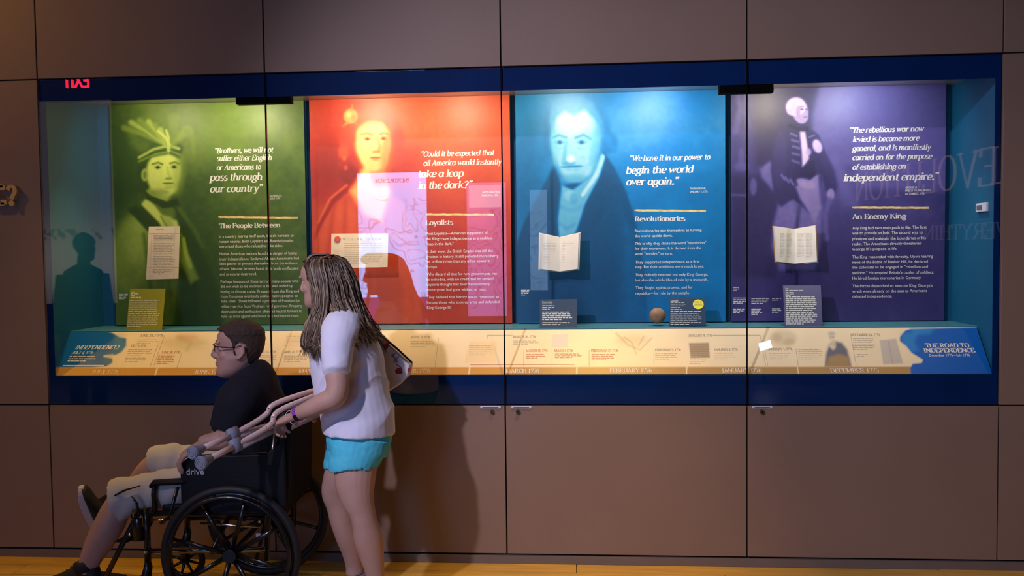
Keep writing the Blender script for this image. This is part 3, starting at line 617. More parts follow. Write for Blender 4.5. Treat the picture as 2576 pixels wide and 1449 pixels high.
body = [
 [('In a country tearing itself apart, it took heroism to', 551, 739, 598), ('remain neutral. Both Loyalists and Revolutionaries', 551, 738, 611), ('terrorized those who refused to take sides.', 551, 711, 623),
  ('Native American nations faced the danger of losing', 552, 747, 642), ('their independence. Enslaved African Americans had', 552, 752, 655), ('little power to protect themselves from the violence', 553, 748, 667), ('of war. Neutral farmers found their lands confiscated', 553, 751, 680), ('and property destroyed.', 553, 646, 693),
  ('Perhaps because of these terrors many people who', 555, 751, 712), ('did not wish to be involved in the war ended up', 555, 737, 724), ('having to choose a side. Pressure from the King and', 555, 752, 737), ('from Congress eventually pushed native peoples to', 555, 749, 749), ('take sides.  Slaves followed a promise of freedom for', 556, 755, 761), ('military service from Virginia\'s royal governor. Property', 556, 761, 774), ('destruction and confiscation often led neutral farmers to', 557, 760, 787), ('take up arms against whichever side had injured them.', 557, 753, 799)],
 [('Most Loyalists\u2014American supporters of', 1071, 1227, 591), ('the King\u2014saw independence as a reckless', 1071, 1239, 604), ('"leap in the dark."', 1072, 1141, 617),
  ('In their view, the British Empire was still the', 1072, 1240, 636), ('greatest in history. It still provided more liberty', 1072, 1254, 649), ('for ordinary men than any other power in', 1072, 1233, 661), ('Europe.', 1072, 1101, 675),
  ('Why discard all that for new governments run', 1073, 1250, 693), ('by nobodies, with no credit and no armies?', 1073, 1242, 706), ('Loyalists thought that their Revolutionary', 1073, 1232, 719), ('countrymen had gone wicked, or mad.', 1073, 1223, 732),
  ('They believed that history would remember as', 1074, 1255, 751), ('heroes those who took up arms and defended', 1074, 1256, 764), ('King George III.', 1074, 1135, 777)],
 [('Revolutionaries saw themselves as turning', 1597, 1765, 584), ('the world upside down.', 1597, 1692, 597), ('This is why they chose the word "revolution"', 1597, 1776, 616), ('for their movement. It is derived from the', 1597, 1764, 629), ('word "revolve," or turn.', 1597, 1692, 642),
  ('They supported independence as a first', 1598, 1760, 663), ('step. But their ambitions were much larger.', 1598, 1771, 675), ('They radically rejected not only King George,', 1598, 1781, 695), ('but also the whole idea of rule by a monarch.', 1598, 1781, 708), ('They fought against crowns, and for', 1599, 1743, 727), ('republics\u2014for rule by the people.', 1599, 1735, 741)],
 [('Any king had two main goals in life. The first', 2144, 2331, 577), ('was to provide an heir. The second was to', 2144, 2321, 590), ('preserve and maintain the boundaries of his', 2144, 2329, 604), ('realm. The Americans directly threatened', 2144, 2318, 617), ('George III\'s purpose in life.', 2144, 2257, 630),
  ('The King responded with ferocity. Upon hearing', 2144, 2347, 650), ('news of the Battle of Bunker Hill, he declared', 2144, 2334, 663), ('the colonists to be engaged in "rebellion and', 2144, 2334, 676), ('sedition." He emptied Britain\'s castles of soldiers.', 2144, 2349, 690), ('He hired foreign mercenaries in Germany.', 2144, 2318, 703),
  ('The forces dispatched to execute King George\'s', 2144, 2346, 723), ('wrath were already on the seas as Americans', 2144, 2332, 736), ('debated independence.', 2144, 2244, 749)]]
rnd = random.Random(3)
for i, shapes in enumerate((green, red, blue, purple)):
    x0, x1 = PX[i]
    t = thing('exhibit_panel', info[i][1], 'panel', ((x0+x1)/2, YP, PZ0))
    obj('panel_board', bx((x0, YP, PZ0), (x1, YP+.03, PZ1)), m_pedge, t)
    me, X, Y = grid_mesh('print', (x0, YP-.0006, PZ0), (1, 0, 0), (0, 0, 1), x1-x0, PZ1-PZ0, .0040)
    T = np.full((len(X), 1), base[i]); T[:, 0] += (smooth_noise(X, Y, 60, i)-.5)*.10+(smooth_noise(X, Y, 22, i+9)-.5)*.05
    paint(T, X, Y, shapes)
    T[:, 0] += (smooth_noise(X, Y, 9, i+20)-.5)*.035
    set_cols(me, ramp(np.clip(T[:, 0], 0, 1), pal[i])); pr = obj('printed_picture', me, m_print, t)
    bm = bmesh.new()
    for q in quotes[i]: serif_line(bm, *q, PLK, shear=.2, thick=.30, thin=.13)
    obj('quotation', bm, m_white, t)['kind'] = 'stuff'
    bm = bmesh.new(); h = heads[i]; serif_line(bm, *h, PLK, shear=0, thick=.30, thin=.13); obj('heading', bm, m_white, t)
    paras = []; last = -99
    for q in body[i]:
        if q[3]-last > 16: paras.append([])
        paras[-1].append(q); last = q[3]
    for pq in paras:
        bm = bmesh.new()
        for q in pq: sans_line(bm, *q, 7.4, PLK)
        obj('paragraph', bm, m_white, t)
    bm = bmesh.new()
    for q in credit[i]: sans_line(bm, *q, 5.2, PLK)
    obj('credit_line', bm, m_white, t)
    xa, xb, ya, yb = glines[i]; bm = bmesh.new(); prev = None
    for k in range(30):
        x = xa+(xb-xa)*k/29; yc = ya-1+(yb-ya)*k/29+rnd.uniform(-.4, .4); hh = 2.6 if k else 1.6
        q = [bm.verts.new(onY(x, yc+s*(hh+rnd.uniform(-.3, .3)), YP-.0012)) for s in (1, -1)]
        if prev: bm.faces.new((prev[0], q[0], q[1], prev[1]))
        prev = q
    obj('gold_line', bm, m_gold, t)
    bm = bmesh.new()
    if i == 0: bars(bm, 299, 323, 741, 4, 4, 2.2, PLK, rnd)
    if i == 2: bars(bm, 1311, 1332, 731, 4, 4, 2, PLK, rnd)
    if i == 3:
        for (a, b, y, n) in ((1845, 1860, 724, 3), (1845, 1884, 751, 4), (1845, 1875, 779, 3), (1890, 1938, 752, 4), (1890, 1918, 779, 4), (1942, 1968, 752, 2), (1942, 1968, 778, 3)): bars(bm, a, b, y, n, 4.2, 2.2, PLK, rnd)
    if i == 1: bars(bm, 790, 800, 770, 2, 4, 2, PLK, rnd)
    obj('caption', bm, m_white, t)['kind'] = 'stuff'

# ================================================================== TIMELINE BOARD
B0 = Vector((.006, .032, .9760)); B1 = Vector((.006, .203, 1.1915)); bu = (B1-B0); bl = bu.length; bu.normalize(); bn = Vector((1, 0, 0)).cross(bu)
tb = thing('timeline_board', 'long sloping cream timeline board with gold month strip and blue brushed ends', 'board', (2.44, .1, .976))
bm = bmesh.new(); obox(bm, (B0+B1)/2+Vector((2.427, 0, 0))-bn*.006*(-1 if bn.y > 0 else 1)*1, Vector((2.427, 0, 0)), bu*(bl/2), bn*.005)
obj('backing_board', bm, m_shelf, tb)
nn = -bn if bn.y > 0 else bn
F0 = B0+nn*.0008
me, X, Y = grid_mesh('print', F0, (1, 0, 0), bu, 4.854, bl, .0046)
C = np.tile(np.array(colr((246, 224, 178))), (len(X), 1)); C *= (1+(smooth_noise(X, Y, 40, 5)-.5)*.06)[:, None]
blu = colr((0, 104, 168)); blu2 = colr((60, 130, 160)); gold = colr((206, 150, 70)); gold2 = colr((178, 140, 84))
S = [('e', (460, 862, 60, 16), colr((205, 178, 120)), 14, .5), ('l', [(452, 850), (480, 862), (470, 880)], 8, 3, colr((188, 170, 110)), 8, .5), ('e', (470, 848, 26, 7), colr((216, 150, 100)), 9, .5),
     ('e', (1590, 855, 40, 14), colr((218, 196, 150)), 14, .7), ('l', [(1550, 838), (1580, 868), (1610, 880), (1640, 850)], 2, 1, colr((160, 140, 100)), 3, .6), ('l', [(1570, 848), (1590, 862), (1600, 890)], 1.5, 1, colr((150, 130, 90)), 3, .6), ('l', [(1620, 846), (1606, 870)], 1, 1, colr((150, 130, 90)), 3, .6),
     ('e', (1970, 850, 34, 20), colr((216, 196, 156)), 9, .8), ('e', (1955, 848, 12, 10), colr((198, 174, 130)), 6, .7), ('e', (1985, 860, 14, 9), colr((200, 176, 130)), 6, .7),
     # generic figure
     ('p', [(2075, 922), (2078, 890), (2086, 866), (2100, 858), (2118, 862), (2132, 880), (2142, 922)], colr((90, 92, 110)), 5, .95), ('p', [(2078, 922), (2084, 898), (2110, 890), (2136, 898), (2138, 922)], colr((176, 140, 84)), 6, .9), ('e', (2096, 868, 7, 12), colr((214, 196, 160)), 4, .9), ('e', (2093, 847, 8, 10), colr((226, 204, 170)), 3, 1), ('e', (2092, 839, 9, 5), colr((196, 186, 170)), 3, 1), ('e', (2090, 848, 2, 1), colr((110, 90, 80)), 1.5, .8), ('e', (2096, 848, 2, 1), colr((110, 90, 80)), 1.5, .8), ('l', [(2086, 868), (2096, 874)], 3, 3, colr((226, 204, 170)), 3, .9),
     # reproduced sheets
     ('p', [(2213, 856), (2254, 852), (2272, 914), (2222, 917)], colr((196, 184, 168)), 2, .9), ('l', [(2234, 856), (2246, 914)], .8, .8, colr((150, 140, 130)), 1.5, .7),
     ('p', [(1733, 863), (1783, 862), (1786, 900), (1737, 901)], colr((164, 138, 104)), 2, .95), ('p', [(1390, 841), (1430, 840), (1428, 873), (1387, 874)], colr((214, 204, 190)), 2, .9),
     ('p', [(1182, 860), (1252, 858), (1246, 912), (1168, 912)], colr((242, 212, 156)), 2, .8), ('p', [(722, 838), (792, 838), (788, 872), (712, 872)], colr((238, 214, 172)), 2, .8),
     # gold strip
     ('p', [(100, 960), (100, 925.5), (1290, 923.5), (2560, 922), (2560, 960)], gold, 1.5, 1), ('p', [(1290, 960), (1290, 924.5), (2560, 922.8), (2560, 960)], gold2, 1.2, .9)]
for xb, sk in ((393, 7), (655, 6), (912, 5), (1180, 3), (1451, 0), (1727, 0), (2008, -4)): S.append(('l', [(xb+sk/2, 924), (xb-sk/2, 946)], 1.6, 1.6, colr((246, 226, 180)), 1, 1))
# blue brushed ends
S += [('p', [(100, 925), (176, 830), (262, 830), (284, 838), (300, 848), (318, 852), (316, 870), (306, 884), (292, 892), (272, 895), (262, 898), (282, 902), (282, 912), (268, 921), (230, 924)], blu, 2.5, 1),
      ('p', [(284, 846), (312, 850), (318, 868), (304, 886), (282, 893), (262, 893), (290, 876)], blu2, 6, .75), ('e', (270, 908, 12, 9), blu2, 6, .6), ('l', [(262, 896), (284, 892)], 2, 1, colr((240, 222, 180)), 2, .9), ('e', (308, 843, 12, 4), colr((220, 212, 180)), 4, .8),
      ('p', [(2290, 828), (2277, 832), (2264, 848), (2264, 858), (2280, 870), (2294, 888), (2322, 905), (2318, 913), (2296, 915), (2290, 926), (2292, 950), (2560, 950), (2560, 820)], colr((0, 96, 180)), 2.2, 1), ('p', [(2268, 840), (2310, 834), (2300, 860), (2310, 880), (2296, 886), (2270, 860)], colr((40, 140, 200)), 7, .7), ('p', [(2290, 826), (2350, 826), (2340, 840), (2300, 842)], colr((40, 150, 205)), 7, .6)]
paint(C, X, Y, S); set_cols(me, C); m_tl = mat('timeline_print', (.5, .5, .5), .35, attr='print'); obj('printed_timeline', me, m_tl, tb)
BP = (F0+nn*.0007, nn, Vector((1, 0, 0)), bu)
tparts = []; bm = bmesh.new(); bl_ = bmesh.new(); br = bmesh.new(); bg = bmesh.new()
for tx, a, b, y in (('JULY 1776', 230, 297, 940), ('JUNE 1776', 488, 560, 940), ('MAY 1776', 751, 815, 939), ('APRIL 1776', 1010, 1082, 938), ('MARCH 1776', 1272, 1357, 938), ('FEBRUARY 1776', 1534, 1640, 937), ('JANUARY 1776', 1816, 1917, 937), ('DECEMBER 1775', 2090, 2212, 937)):
    bq = bmesh.new(); serif_line(bq, tx, a, b, y, 7.0, BP, 0, .22, .09); tparts.append(('month_name', bq, 0))
for ttl in (('INDEPENDENCE!', 187, 296, 879, 7.0, .35, .3, .1), ('JULY 4, 1776', 180, 232, 890.5, 5, .35, .3, .1), ('THE ROAD TO', 2329, 2440, 874, 7.2, 0, .3, .12), ('INDEPENDENCE', 2325, 2454, 886.5, 7.2, 0, .3, .12)):
    bq = bmesh.new(); serif_line(bq, *ttl[:5], BP, *ttl[5:]); tparts.append(('title_line', bq, 0))
bq = bmesh.new(); sans_line(bq, 'December 1775\u2014July 1776', 2338, 2441, 896.5, 6.5, BP); tparts.append(('title_line', bq, 0))
bars(bm, 175, 250, 898, 3, 5.6, 2.4, BP, rnd, -2.5)
for tx, a, b, y, c in (('JUNE-JULY 1776', 352, 410, 847, 0), ('JULY 2, 1776', 327, 367, 873, 0), ('JUNE 28, 1776', 405, 452, 889, 1), ('JUNE 12, 1776', 646, 694, 888, 0), ('MAY 21, 1776', 715, 758, 888, 0), ('APRIL 11, 1776', 1033, 1082, 851, 0),
        ('MARCH 26, 1776', 1291, 1347, 850, 0), ('MARCH 14, 1776', 1323, 1378, 885, 1), ('MARCH 1776', 1395, 1441, 885, 1), ('FEBRUARY 27, 1776', 1487, 1555, 885, 1), ('FEBRUARY 9, 1776', 1648, 1713, 883, 0), ('JANUARY 9, 1776', 1732, 1792, 847, 0), ('JANUARY 8, 1776', 1797, 1856, 882, 0), ('JANUARY 1, 1776', 1932, 1994, 881, 0), ('DECEMBER 14, 1775', 2141, 2214, 845, 0)):
    bq = bmesh.new(); serif_line(bq, tx, a, b, y, 4.1, BP, 0, .26, .12); tparts.append(('date_heading', bq, 2 if c else 1))
for a, b, y, n, c in ((346, 402, 855, 3, 0), (322, 384, 880, 4, 0), (315, 372, 901, 3, 0), (398, 440, 896, 5, 1), (655, 700, 895, 4, 0), (715, 780, 896, 4, 0), (1033, 1100, 859, 4, 0), (1291, 1355, 858, 3, 0), (1323, 1372, 892, 3, 1), (1396, 1468, 891, 3, 1), (1488, 1550, 892, 4, 1), (1648, 1708, 890, 4, 0), (1735, 1780, 906, 3, 0), (1797, 1850, 889, 4, 0), (1934, 1990, 889, 4, 0), (2008, 2070, 880, 6, 0), (2146, 2204, 852, 7, 0), (2155, 2186, 892, 2, 0), (720, 786, 846, 4, 0), (1180, 1245, 870, 6, 0), (1737, 1782, 870, 7, 0)):
    bars(br if c else bg, a, b, y, n, 4.6, 1.3, BP, rnd, -1 if a < 700 else 0)
def bline(b, pts, wpx=.8):
    for (xa, ya), (xb, yb) in zip(pts, pts[1:]):
        dx, dy = xb-xa, yb-ya; l = sqrt(dx*dx+dy*dy); ox, oy = -dy/l*wpx/2, dx/l*wpx/2
        b.faces.new([b.verts.new(onP(p, q, BP[0], BP[1])) for p, q in ((xa+ox, ya+oy), (xb+ox, yb+oy), (xb-ox, yb-oy), (xa-ox, ya-oy))])
bline(bl_, [(376, 927), (397, 868)]); bline(br, [(387, 919), (414, 843)]); bline(bl_, [(445, 925), (458, 885)], .7); bline(bl_, [(1094, 925), (1103, 850)]); bline(bl_, [(700, 925), (712, 880)], .6); bline(br, [(1183, 917.5), (1445, 916.5)], 1.2)
bline(br, [(1317, 922), (1318, 880)]); bline(br, [(1389, 916), (1389, 876)]); bline(br, [(1482, 922), (1482, 880)]); bline(bl_, [(1645, 921), (1645, 880)]); bline(bl_, [(1793, 843), (1912, 843), (1926, 920)], .7); bline(bl_, [(1924, 882), (1932, 920)], .7); bline(bl_, [(2002, 876), (2008, 920)], .8); bline(bl_, [(2140, 843), (2154, 920)], .8); bline(bl_, [(1226, 843), (1290, 843)], .7); bline(bl_, [(1226, 843), (1226, 852)], .7)
bline(bm, [(158, 919.5), (262, 919)], 2.0)
m_blk = mat('dark_print', (.34, .28, .20), .6); m_rdp = mat('red_print', (.62, .20, .10), .6); m_grp = mat('grey_print', (.52, .45, .34), .6)
for nm, bq, k in tparts: obj(nm, bq, (m_cream, m_blk, m_rdp)[k], tb)
for nm, bq, k in (('intro_print', bm, m_cream), ('date_rules', bl_, m_blk), ('red_rules_and_print', br, m_rdp), ('small_print', bg, m_grp)): obj(nm, bq, k, tb)['kind'] = 'stuff'

# ================================================================== OBJECTS IN THE CASE
def quadplane(P, q, thick=.003):
    "sheet from four pixel corners TL TR BR BL at Y depths"
    return [onY(x, y, Y) for x, y, Y in q]
def sheet(name, label, cat, q, m, thick=.003, mount=True, group=None):
    c = [onY(x, y, Y) for x, y, Y in q]; t = thing(name, label, cat, (c[2]+c[3])/2, group)
    bm = bmesh.new(); n = (c[1]-c[0]).cross(c[3]-c[0]).normalized()
    if n.y > 0: n = -n
    f = [bm.verts.new(p+n*thick) for p in c]; b = [bm.verts.new(p) for p in c]
    bm.faces.new(f); bm.faces.new(b[::-1])
    for i in range(4): bm.faces.new((f[i], b[i], b[(i+1) % 4], f[(i+1) % 4]))
    bmesh.ops.recalc_face_normals(bm, faces=bm.faces)
    obj('sheet', bm, m, t)
    if mount:
        m0 = (c[0]+c[2])/2; hx = abs(c[1].x-c[0].x)*.3; hz = abs(c[0].z-c[3].z)*.3
        obj('mount', bx((m0.x-hx, m0.y+.004, m0.z-hz), (m0.x+hx, YP-.001, m0.z+hz)), m_acry, t)
    pl = (c[0]+n*(thick+.0006), n, (c[1]-c[0]).normalized(), (c[0]-c[3]).normalized())
    return t, pl
YD = .40
t, pl = sheet('letter', 'tall pale handwritten letter on green panel, mounted in front of the portrait', 'document', [(375, 570, YD), (453, 569, YD), (449, 701, YD-.03), (368, 703, YD-.03)], m_paper)
bm = bmesh.new(); r2 = random.Random(5)
bars(bm, 392, 424, 577, 1, 4, 1.4, pl, r2); bars(bm, 386, 440, 592, 20, 4.1, .9, pl, r2); bars(bm, 384, 436, 678, 3, 4, .9, pl, r2); bars(bm, 398, 412, 690, 1, 4, 2, pl, r2)
obj('handwriting', bm, m_ink, t)['kind'] = 'stuff'
bm = bmesh.new(); bx0 = [(382, 573), (377, 699)], [(441, 573), (436, 699)], [(374, 587), (451, 587)], [(371, 673), (449, 672)]
for (a, b) in bx0:
    dx, dy = b[0]-a[0], b[1]-a[1]; l = sqrt(dx*dx+dy*dy); ox, oy = -dy/l*.35, dx/l*.35
    bm.faces.new([bm.verts.new(onP(p, q, pl[0], pl[1])) for p, q in ((a[0]+ox, a[1]+oy), (b[0]+ox, b[1]+oy), (b[0]-ox, b[1]-oy), (a[0]-ox, a[1]-oy))])
obj('fold_line', bm, mat('fold_tone', (.62, .50, .33), .8), t)
t, pl = sheet('proclamation', 'wide cream printed sheet with red wax seal on the red panel', 'document', [(834, 588, YD), (977, 587, YD), (975, 672, YD-.02), (833, 675, YD-.02)], m_paper)
bm = bmesh.new(); serif_line(bm, 'W I L L I A M   T R Y O N', 862, 958, 604, 3.8, pl, 0, .3, .14); r2 = random.Random(6); bars(bm, 866, 965, 613, 12, 4.6, 1.1, pl, r2); bars(bm, 840, 858, 632, 3, 5, 1, pl, r2)
obj('print_text', bm, m_ink, t)
bm = bmesh.new(); c = onP(849, 602, pl[0], pl[1]); ring = []
for k in range(16): ring.append(c+(pl[2]*cos(k*PI/8)+pl[3]*sin(k*PI/8))*(.0185+.0014*sin(k*2.3)))
f = [bm.verts.new(p) for p in ring]; g = [bm.verts.new(c+(p-c)*.86+pl[1]*.004) for p in ring]; bm.faces.new(g)
for k in range(16): bm.faces.new((f[k], f[(k+1) % 16], g[(k+1) % 16], g[k]))
obj('wax_seal', bm, mat('red_wax', (.62, .08, .03), .45), t)

def open_book(label, pts, edge_mat, pagemat, seed, glines=True):
    "pts: TL, top-mid, TR, BR, bottom-mid, BL pixels"
    TL, TM, TR_, BR, BM_, BL = pts
    Yo, Yi = .385, .43
    P = [onY(*TL, Yo), onY(*TM, Yi), onY(*TR_, Yo), onY(*BR, Yo-.02), onY(*BM_, Yi-.02), onY(*BL, Yo-.02)]
    t = thing('open_book', label, 'book', P[4])
    for side, (a, b, c, d) in enumerate(((P[0], P[1], P[4], P[5]), (P[1], P[2], P[3], P[4]))):
        n = (b-a).cross(d-a).normalized(); n = -n if n.y > 0 else n
        bm = bmesh.new(); lay = []
        for off in (0, -.014):
            lay.append([bm.verts.new(p+n*off) for p in (a, b, c, d)])
        bm.faces.new(lay[0]); bm.faces.new(lay[1][::-1])
        for i in range(4): bm.faces.new((lay[0][i], lay[1][i], lay[1][(i+1) % 4], lay[0][(i+1) % 4]))
        bmesh.ops.recalc_face_normals(bm, faces=bm.faces)
        obj('pages', bm, pagemat, t)
        bm = bmesh.new(); cen = (a+b+c+d)/4; lay = []
        for off in (-.0145, -.019):
            lay.append([bm.verts.new(cen+(p-cen)*1.045+n*off) for p in (a, b, c, d)])
        bm.faces.new(lay[0]); bm.faces.new(lay[1][::-1])
        for i in range(4): bm.faces.new((lay[0][i], lay[1][i], lay[1][(i+1) % 4], lay[0][(i+1) % 4]))
        bmesh.ops.recalc_face_normals(bm, faces=bm.faces)
        obj('cover', bm, edge_mat, t)
        pl = (a+n*.0006, n, (b-a).normalized(), (a-d).normalized()); r2 = random.Random(seed+side)
        bm = bmesh.new(); xs = [px(p)[0] for p in (a, b, c, d)]; ys = [px(p)[1] for p in (a, b, c, d)]
        x0 = max(xs[0], xs[3])+7; x1 = min(xs[1], xs[2])-7; y0 = max(ys[0], ys[1])+12; y1 = min(ys[2], ys[3])-8
        if glines: bars(bm, x0, x1, y0, int((y1-y0)/4), 4, 1.0, pl, r2)
        else:
            m_ = (x0+x1)/2; bars(bm, x0, m_-2, y0, int((y1-y0)/3.6), 3.6, .9, pl, r2); bars(bm, m_+2, x1, y0, int((y1-y0)/3.6), 3.6, .9, pl, r2)
        obj('page_text', bm, m_inkg, t)
    # acrylic cradle
    bm = bmesh.new()
    for a, b in ((P[5], P[4]), (P[4], P[3])):
        d_ = (b-a); obox(bm, (a+b)/2+Vector((0, -.006, -.004)), d_/2, Vector((0, .02, 0)), Vector((0, 0, .0015)))
    m0 = (P[1]+P[4])/2; box(bm, (m0.x-.04, m0.y+.022, m0.z-.06), (m0.x+.04, YP-.001, m0.z+.06))
    obj('acrylic_cradle', bm, m_acry, t)
open_book('small open book with plain cream pages on the blue panel', [(1360, 587), (1408, 597), (1456, 586), (1453, 676), (1408, 683), (1359, 676)], m_page, m_page, 11)
open_book('open book with gilt brown cover edges on the violet panel', [(1949, 569), (1999, 576), (2051, 567), (2055, 658), (1999, 663), (1955, 658)], mat('gilt_leather', (.50, .27, .08), .5, var=.2, vscale=30), m_page, 21, False)

def label_stand(label, q, col, text, title, badge=None):
    m = mat('label_card', lin(col), .45, var=.04)
    t, pl = sheet('text_label', label, 'label', q, m, .004, mount=False, group=None)
    c = [onY(x, y, Y) for x, y, Y in q]; b0, b1 = c[3], c[2]
    bm = bx((min(b0.x, b1.x)+.01, b0.y+.002, 1.1985), (max(b0.x, b1.x)-.01, b0.y+.06, 1.2015)); 
    obj('foot', bm, m_acry, t)
    bm = bmesh.new(); r2 = random.Random(int(q[0][0]))
    sans_line(bm, title[0], title[1], title[2], title[3], 5, pl)
    for a in text: bars(bm, *a[:6], pl, r2, *a[6:])
    obj('label_text', bm, m_lab, t)
    if badge:
        bx_, by_, r, words = badge; bm = bmesh.new(); c0 = onP(bx_, by_, pl[0], pl[1]); rr = r/FPX*4.75
        v = [bm.verts.new(c0+(pl[2]*cos(k*PI/12)+pl[3]*sin(k*PI/12))*rr) for k in range(24)]; bm.faces.new(v)
        bd = obj('round_badge', bm, mat('yellow_sticker', (.80, .76, .04), .5), t)
        bm = bmesh.new(); p2 = (pl[0]+pl[1]*.0006, pl[1], pl[2], pl[3])
        for w_ in words: serif_line(bm, *w_, p2, 0, .24, .12)
        obj('badge_text', bm, m_blk, bd)
ZS = 1.1995
def base_y(x, y):        # Y on the shelf under a pixel
    v = ray(x, y); s = (ZS-CAM.z)/v.z; return (CAM+v*s).y
yb = .315
label_stand('olive green text label leaning below the tall letter', [(328, 727, yb+.05), (417, 727, yb+.05), (408, 832, .235), (318, 832, .235)], (122, 122, 16),
   [(326, 405, 756.5, 15, 4.72, 2.1, -.45, .45), (329, 362, 740, 1, 4, 1.8), (329, 372, 749, 1, 4, 1.8), (329, 345, 744.5, 1, 4, 1.6)], ('Letter', 329, 340, 737))
label_stand('dark blue text label below the small open book', [(1358, 754, yb), (1451, 753, yb), (1452, 827, .235), (1358, 828, .235)], (0, 54, 92),
   [(1364, 1444, 786, 5, 4.8, 2.3), (1364, 1444, 813, 2, 4.8, 2.3), (1364, 1396, 765, 4, 4.4, 1.4)], ('Common Sense', 1364, 1390, 762))
label_stand('dark blue text label with yellow badge beside the cannonball', [(1682, 752, yb+.04), (1773, 750, yb+.04), (1776, 820, .27), (1684, 820, .27)], (0, 48, 84),
   [(1687, 1742, 780, 1, 4, 2.2), (1687, 1768, 784.6, 8, 4.7, 2.1), (1687, 1726, 762, 4, 4, 1.2)], ('Cannonball', 1687, 1706, 759), (1756.5, 765.5, 13.2, [('THIS IS', 1748, 1765, 762, 3), ('CANNONBALL', 1746, 1767, 768, 3)]))
label_stand('grey violet text label below the gilt edged book', [(1969, 719, yb+.05), (2064, 719, yb+.05), (2069, 822, .235), (1974, 822, .235)], (72, 72, 112),
   [(1977, 2056, 748, 15, 4.85, 2.1), (1976, 2052, 731, 1, 4, 1.4), (1976, 2000, 736, 3, 4, 1.2)], ('Book', 1976, 1984, 728))
# cannonball on a clear ring
cb = onY(1654, 799, .33); bm = bmesh.new(); sph(bm, cb, .043, u=32, v=20)
cb = Vector((cb.x, cb.y, ZS+.012+.041)); bm.free(); bm = bmesh.new(); sph(bm, cb, .043, u=32, v=20)
tag(obj('cannonball', bm, m_iron, smooth=True), 'small rusty brown iron cannonball on a clear ring', 'cannonball')
bm = bmesh.new(); tube(bm, [Vector((cb.x, cb.y, 1.198)), Vector((cb.x, cb.y, 1.2185))], [.024, .022], 24)
tag(obj('acrylic_ring_stand', bm, m_acry), 'clear plastic ring stand under the cannonball', 'stand')
# data logger on the right inner wall
c = onP(2473, 522, (4.872, 0, 0), Vector((1, 0, 0)))
t = thing('data_logger', 'small white sensor box with grey window on the right inner side wall', 'sensor', c)
obj('housing', bx((4.858, c.y-.06, c.z-.022), (4.872, c.y+.05, c.z+.022)), mat('white_plastic', (.75, .78, .85), .4), t, bevel=.003)
obj('display_window', bx((4.856, c.y-.02, c.z-.012), (4.858, c.y+.035, c.z+.012)), mat('grey_lcd', (.12, .16, .18), .3), t)

# ================================================================== GOLD LETTERS ON THE WALL
t = thing('wall_lettering', 'raised antique gold capital letter and question mark on the brown wall at the left edge', 'lettering', onY(20, 515, 0))
for ch, xa, xb in (('E', -20, 22), ('?', 26, 53)):
    bm = bmesh.new(); A = onY(xa, 515, 0); B = onY(xb, 515, 0); hgt = onY(xa, 467, 0).z-A.z
    serif(bm, ch, Vector((A.x, -.030, A.z)), Vector((1, 0, 0)), Vector((0, 0, 1)), B.x-A.x, hgt/1.5, 0, .38, .24)
    b2 = bmesh.new()
    for f in bm.faces:
        q = [v.co.copy() for v in f.verts]; a_ = [b2.verts.new(v) for v in q]; b_ = [b2.verts.new(v+Vector((0, .028, 0))) for v in q]
        b2.faces.new(a_); b2.faces.new(b_[::-1])
        for k in range(len(q)): b2.faces.new((a_[k], b_[k], b_[(k+1) % len(q)], a_[(k+1) % len(q)]))
    bm.free(); bm = b2; bmesh.ops.recalc_face_normals(bm, faces=bm.faces)
    obj('letter', bm, m_brass, t)

# ================================================================== BEHIND THE CAMERA (seen as reflections in the glass)
def refl(x, y, Y): p = onY(x, y, -Y); return Vector((p.x, Y, p.z))
def lightbox(label, xa, xb, yt, ybm, Y, col, s, seed, title=None, base=0, cap=0):
    A = refl(xa, yt, Y); B = refl(xb, ybm, Y); x0, x1 = min(A.x, B.x), max(A.x, B.x); z0, z1 = min(A.z, B.z), max(A.z, B.z)
    t = thing('map_lightbox', label, 'screen', ((x0+x1)/2, Y, 0), 'lit screens opposite the case')
    obj('cabinet', bx((x0-.03, Y-.12, 0), (x1+.03, Y-.002, z1+.03)), m_black, t)
    me, X, Yq = grid_mesh('screen', (x1, Y, z0), (-1, 0, 0), (0, 0, 1), x1-x0, z1-z0, .008)
    n = len(me.vertices); co = np.empty(n*3); me.vertices.foreach_get('co', co); co = co.reshape(-1, 3); U = co[:, 0]*100; V = co[:, 2]*100
    C = np.tile(np.array(col), (n, 1)); C *= (1+(smooth_noise(U, V, 25, seed)-.5)*.12)[:, None]
    f = smooth_noise(U+50, V+50, 19, seed)+.4*smooth_noise(U+9, V+9, 7, seed+1)
    ln = np.exp(-((f-.68)/.03)**2)+.8*np.exp(-((f-.9)/.028)**2); zz = (V/100-z0)/(z1-z0); ln *= (zz < .80)
    C *= (1-.5*np.clip(ln, 0, 1))[:, None]
    set_cols(me, C); obj('screen', me, emat('screen_light', col, s, 'print'), t)
    if base: obj('base_panel', bx((x0, Y-.001, z0-base), (x1, Y+.004, z0-.004)), emat('base_glow', (.30, .10, .62), 1.7), t)
    if cap: obj('caption_plate', bx((x0+.03, Y-.001, z1-.30), (x1-.06, Y+.006, z1-.03)), emat('caption_glow', (.62, .56, .9), 5.2), t)
    if title:
        bm = bmesh.new(); serif(bm, title, Vector((x1-(x1-x0)*.25, Y+.002, z1-.12)), Vector((-1, 0, 0)), Vector((0, 0, 1)), (x1-x0)*.5, .032, 0, .3, .12)
        obj('screen_title', bm, emat('title_ink', (.35, .1, .25), 1.5), t)
    return t
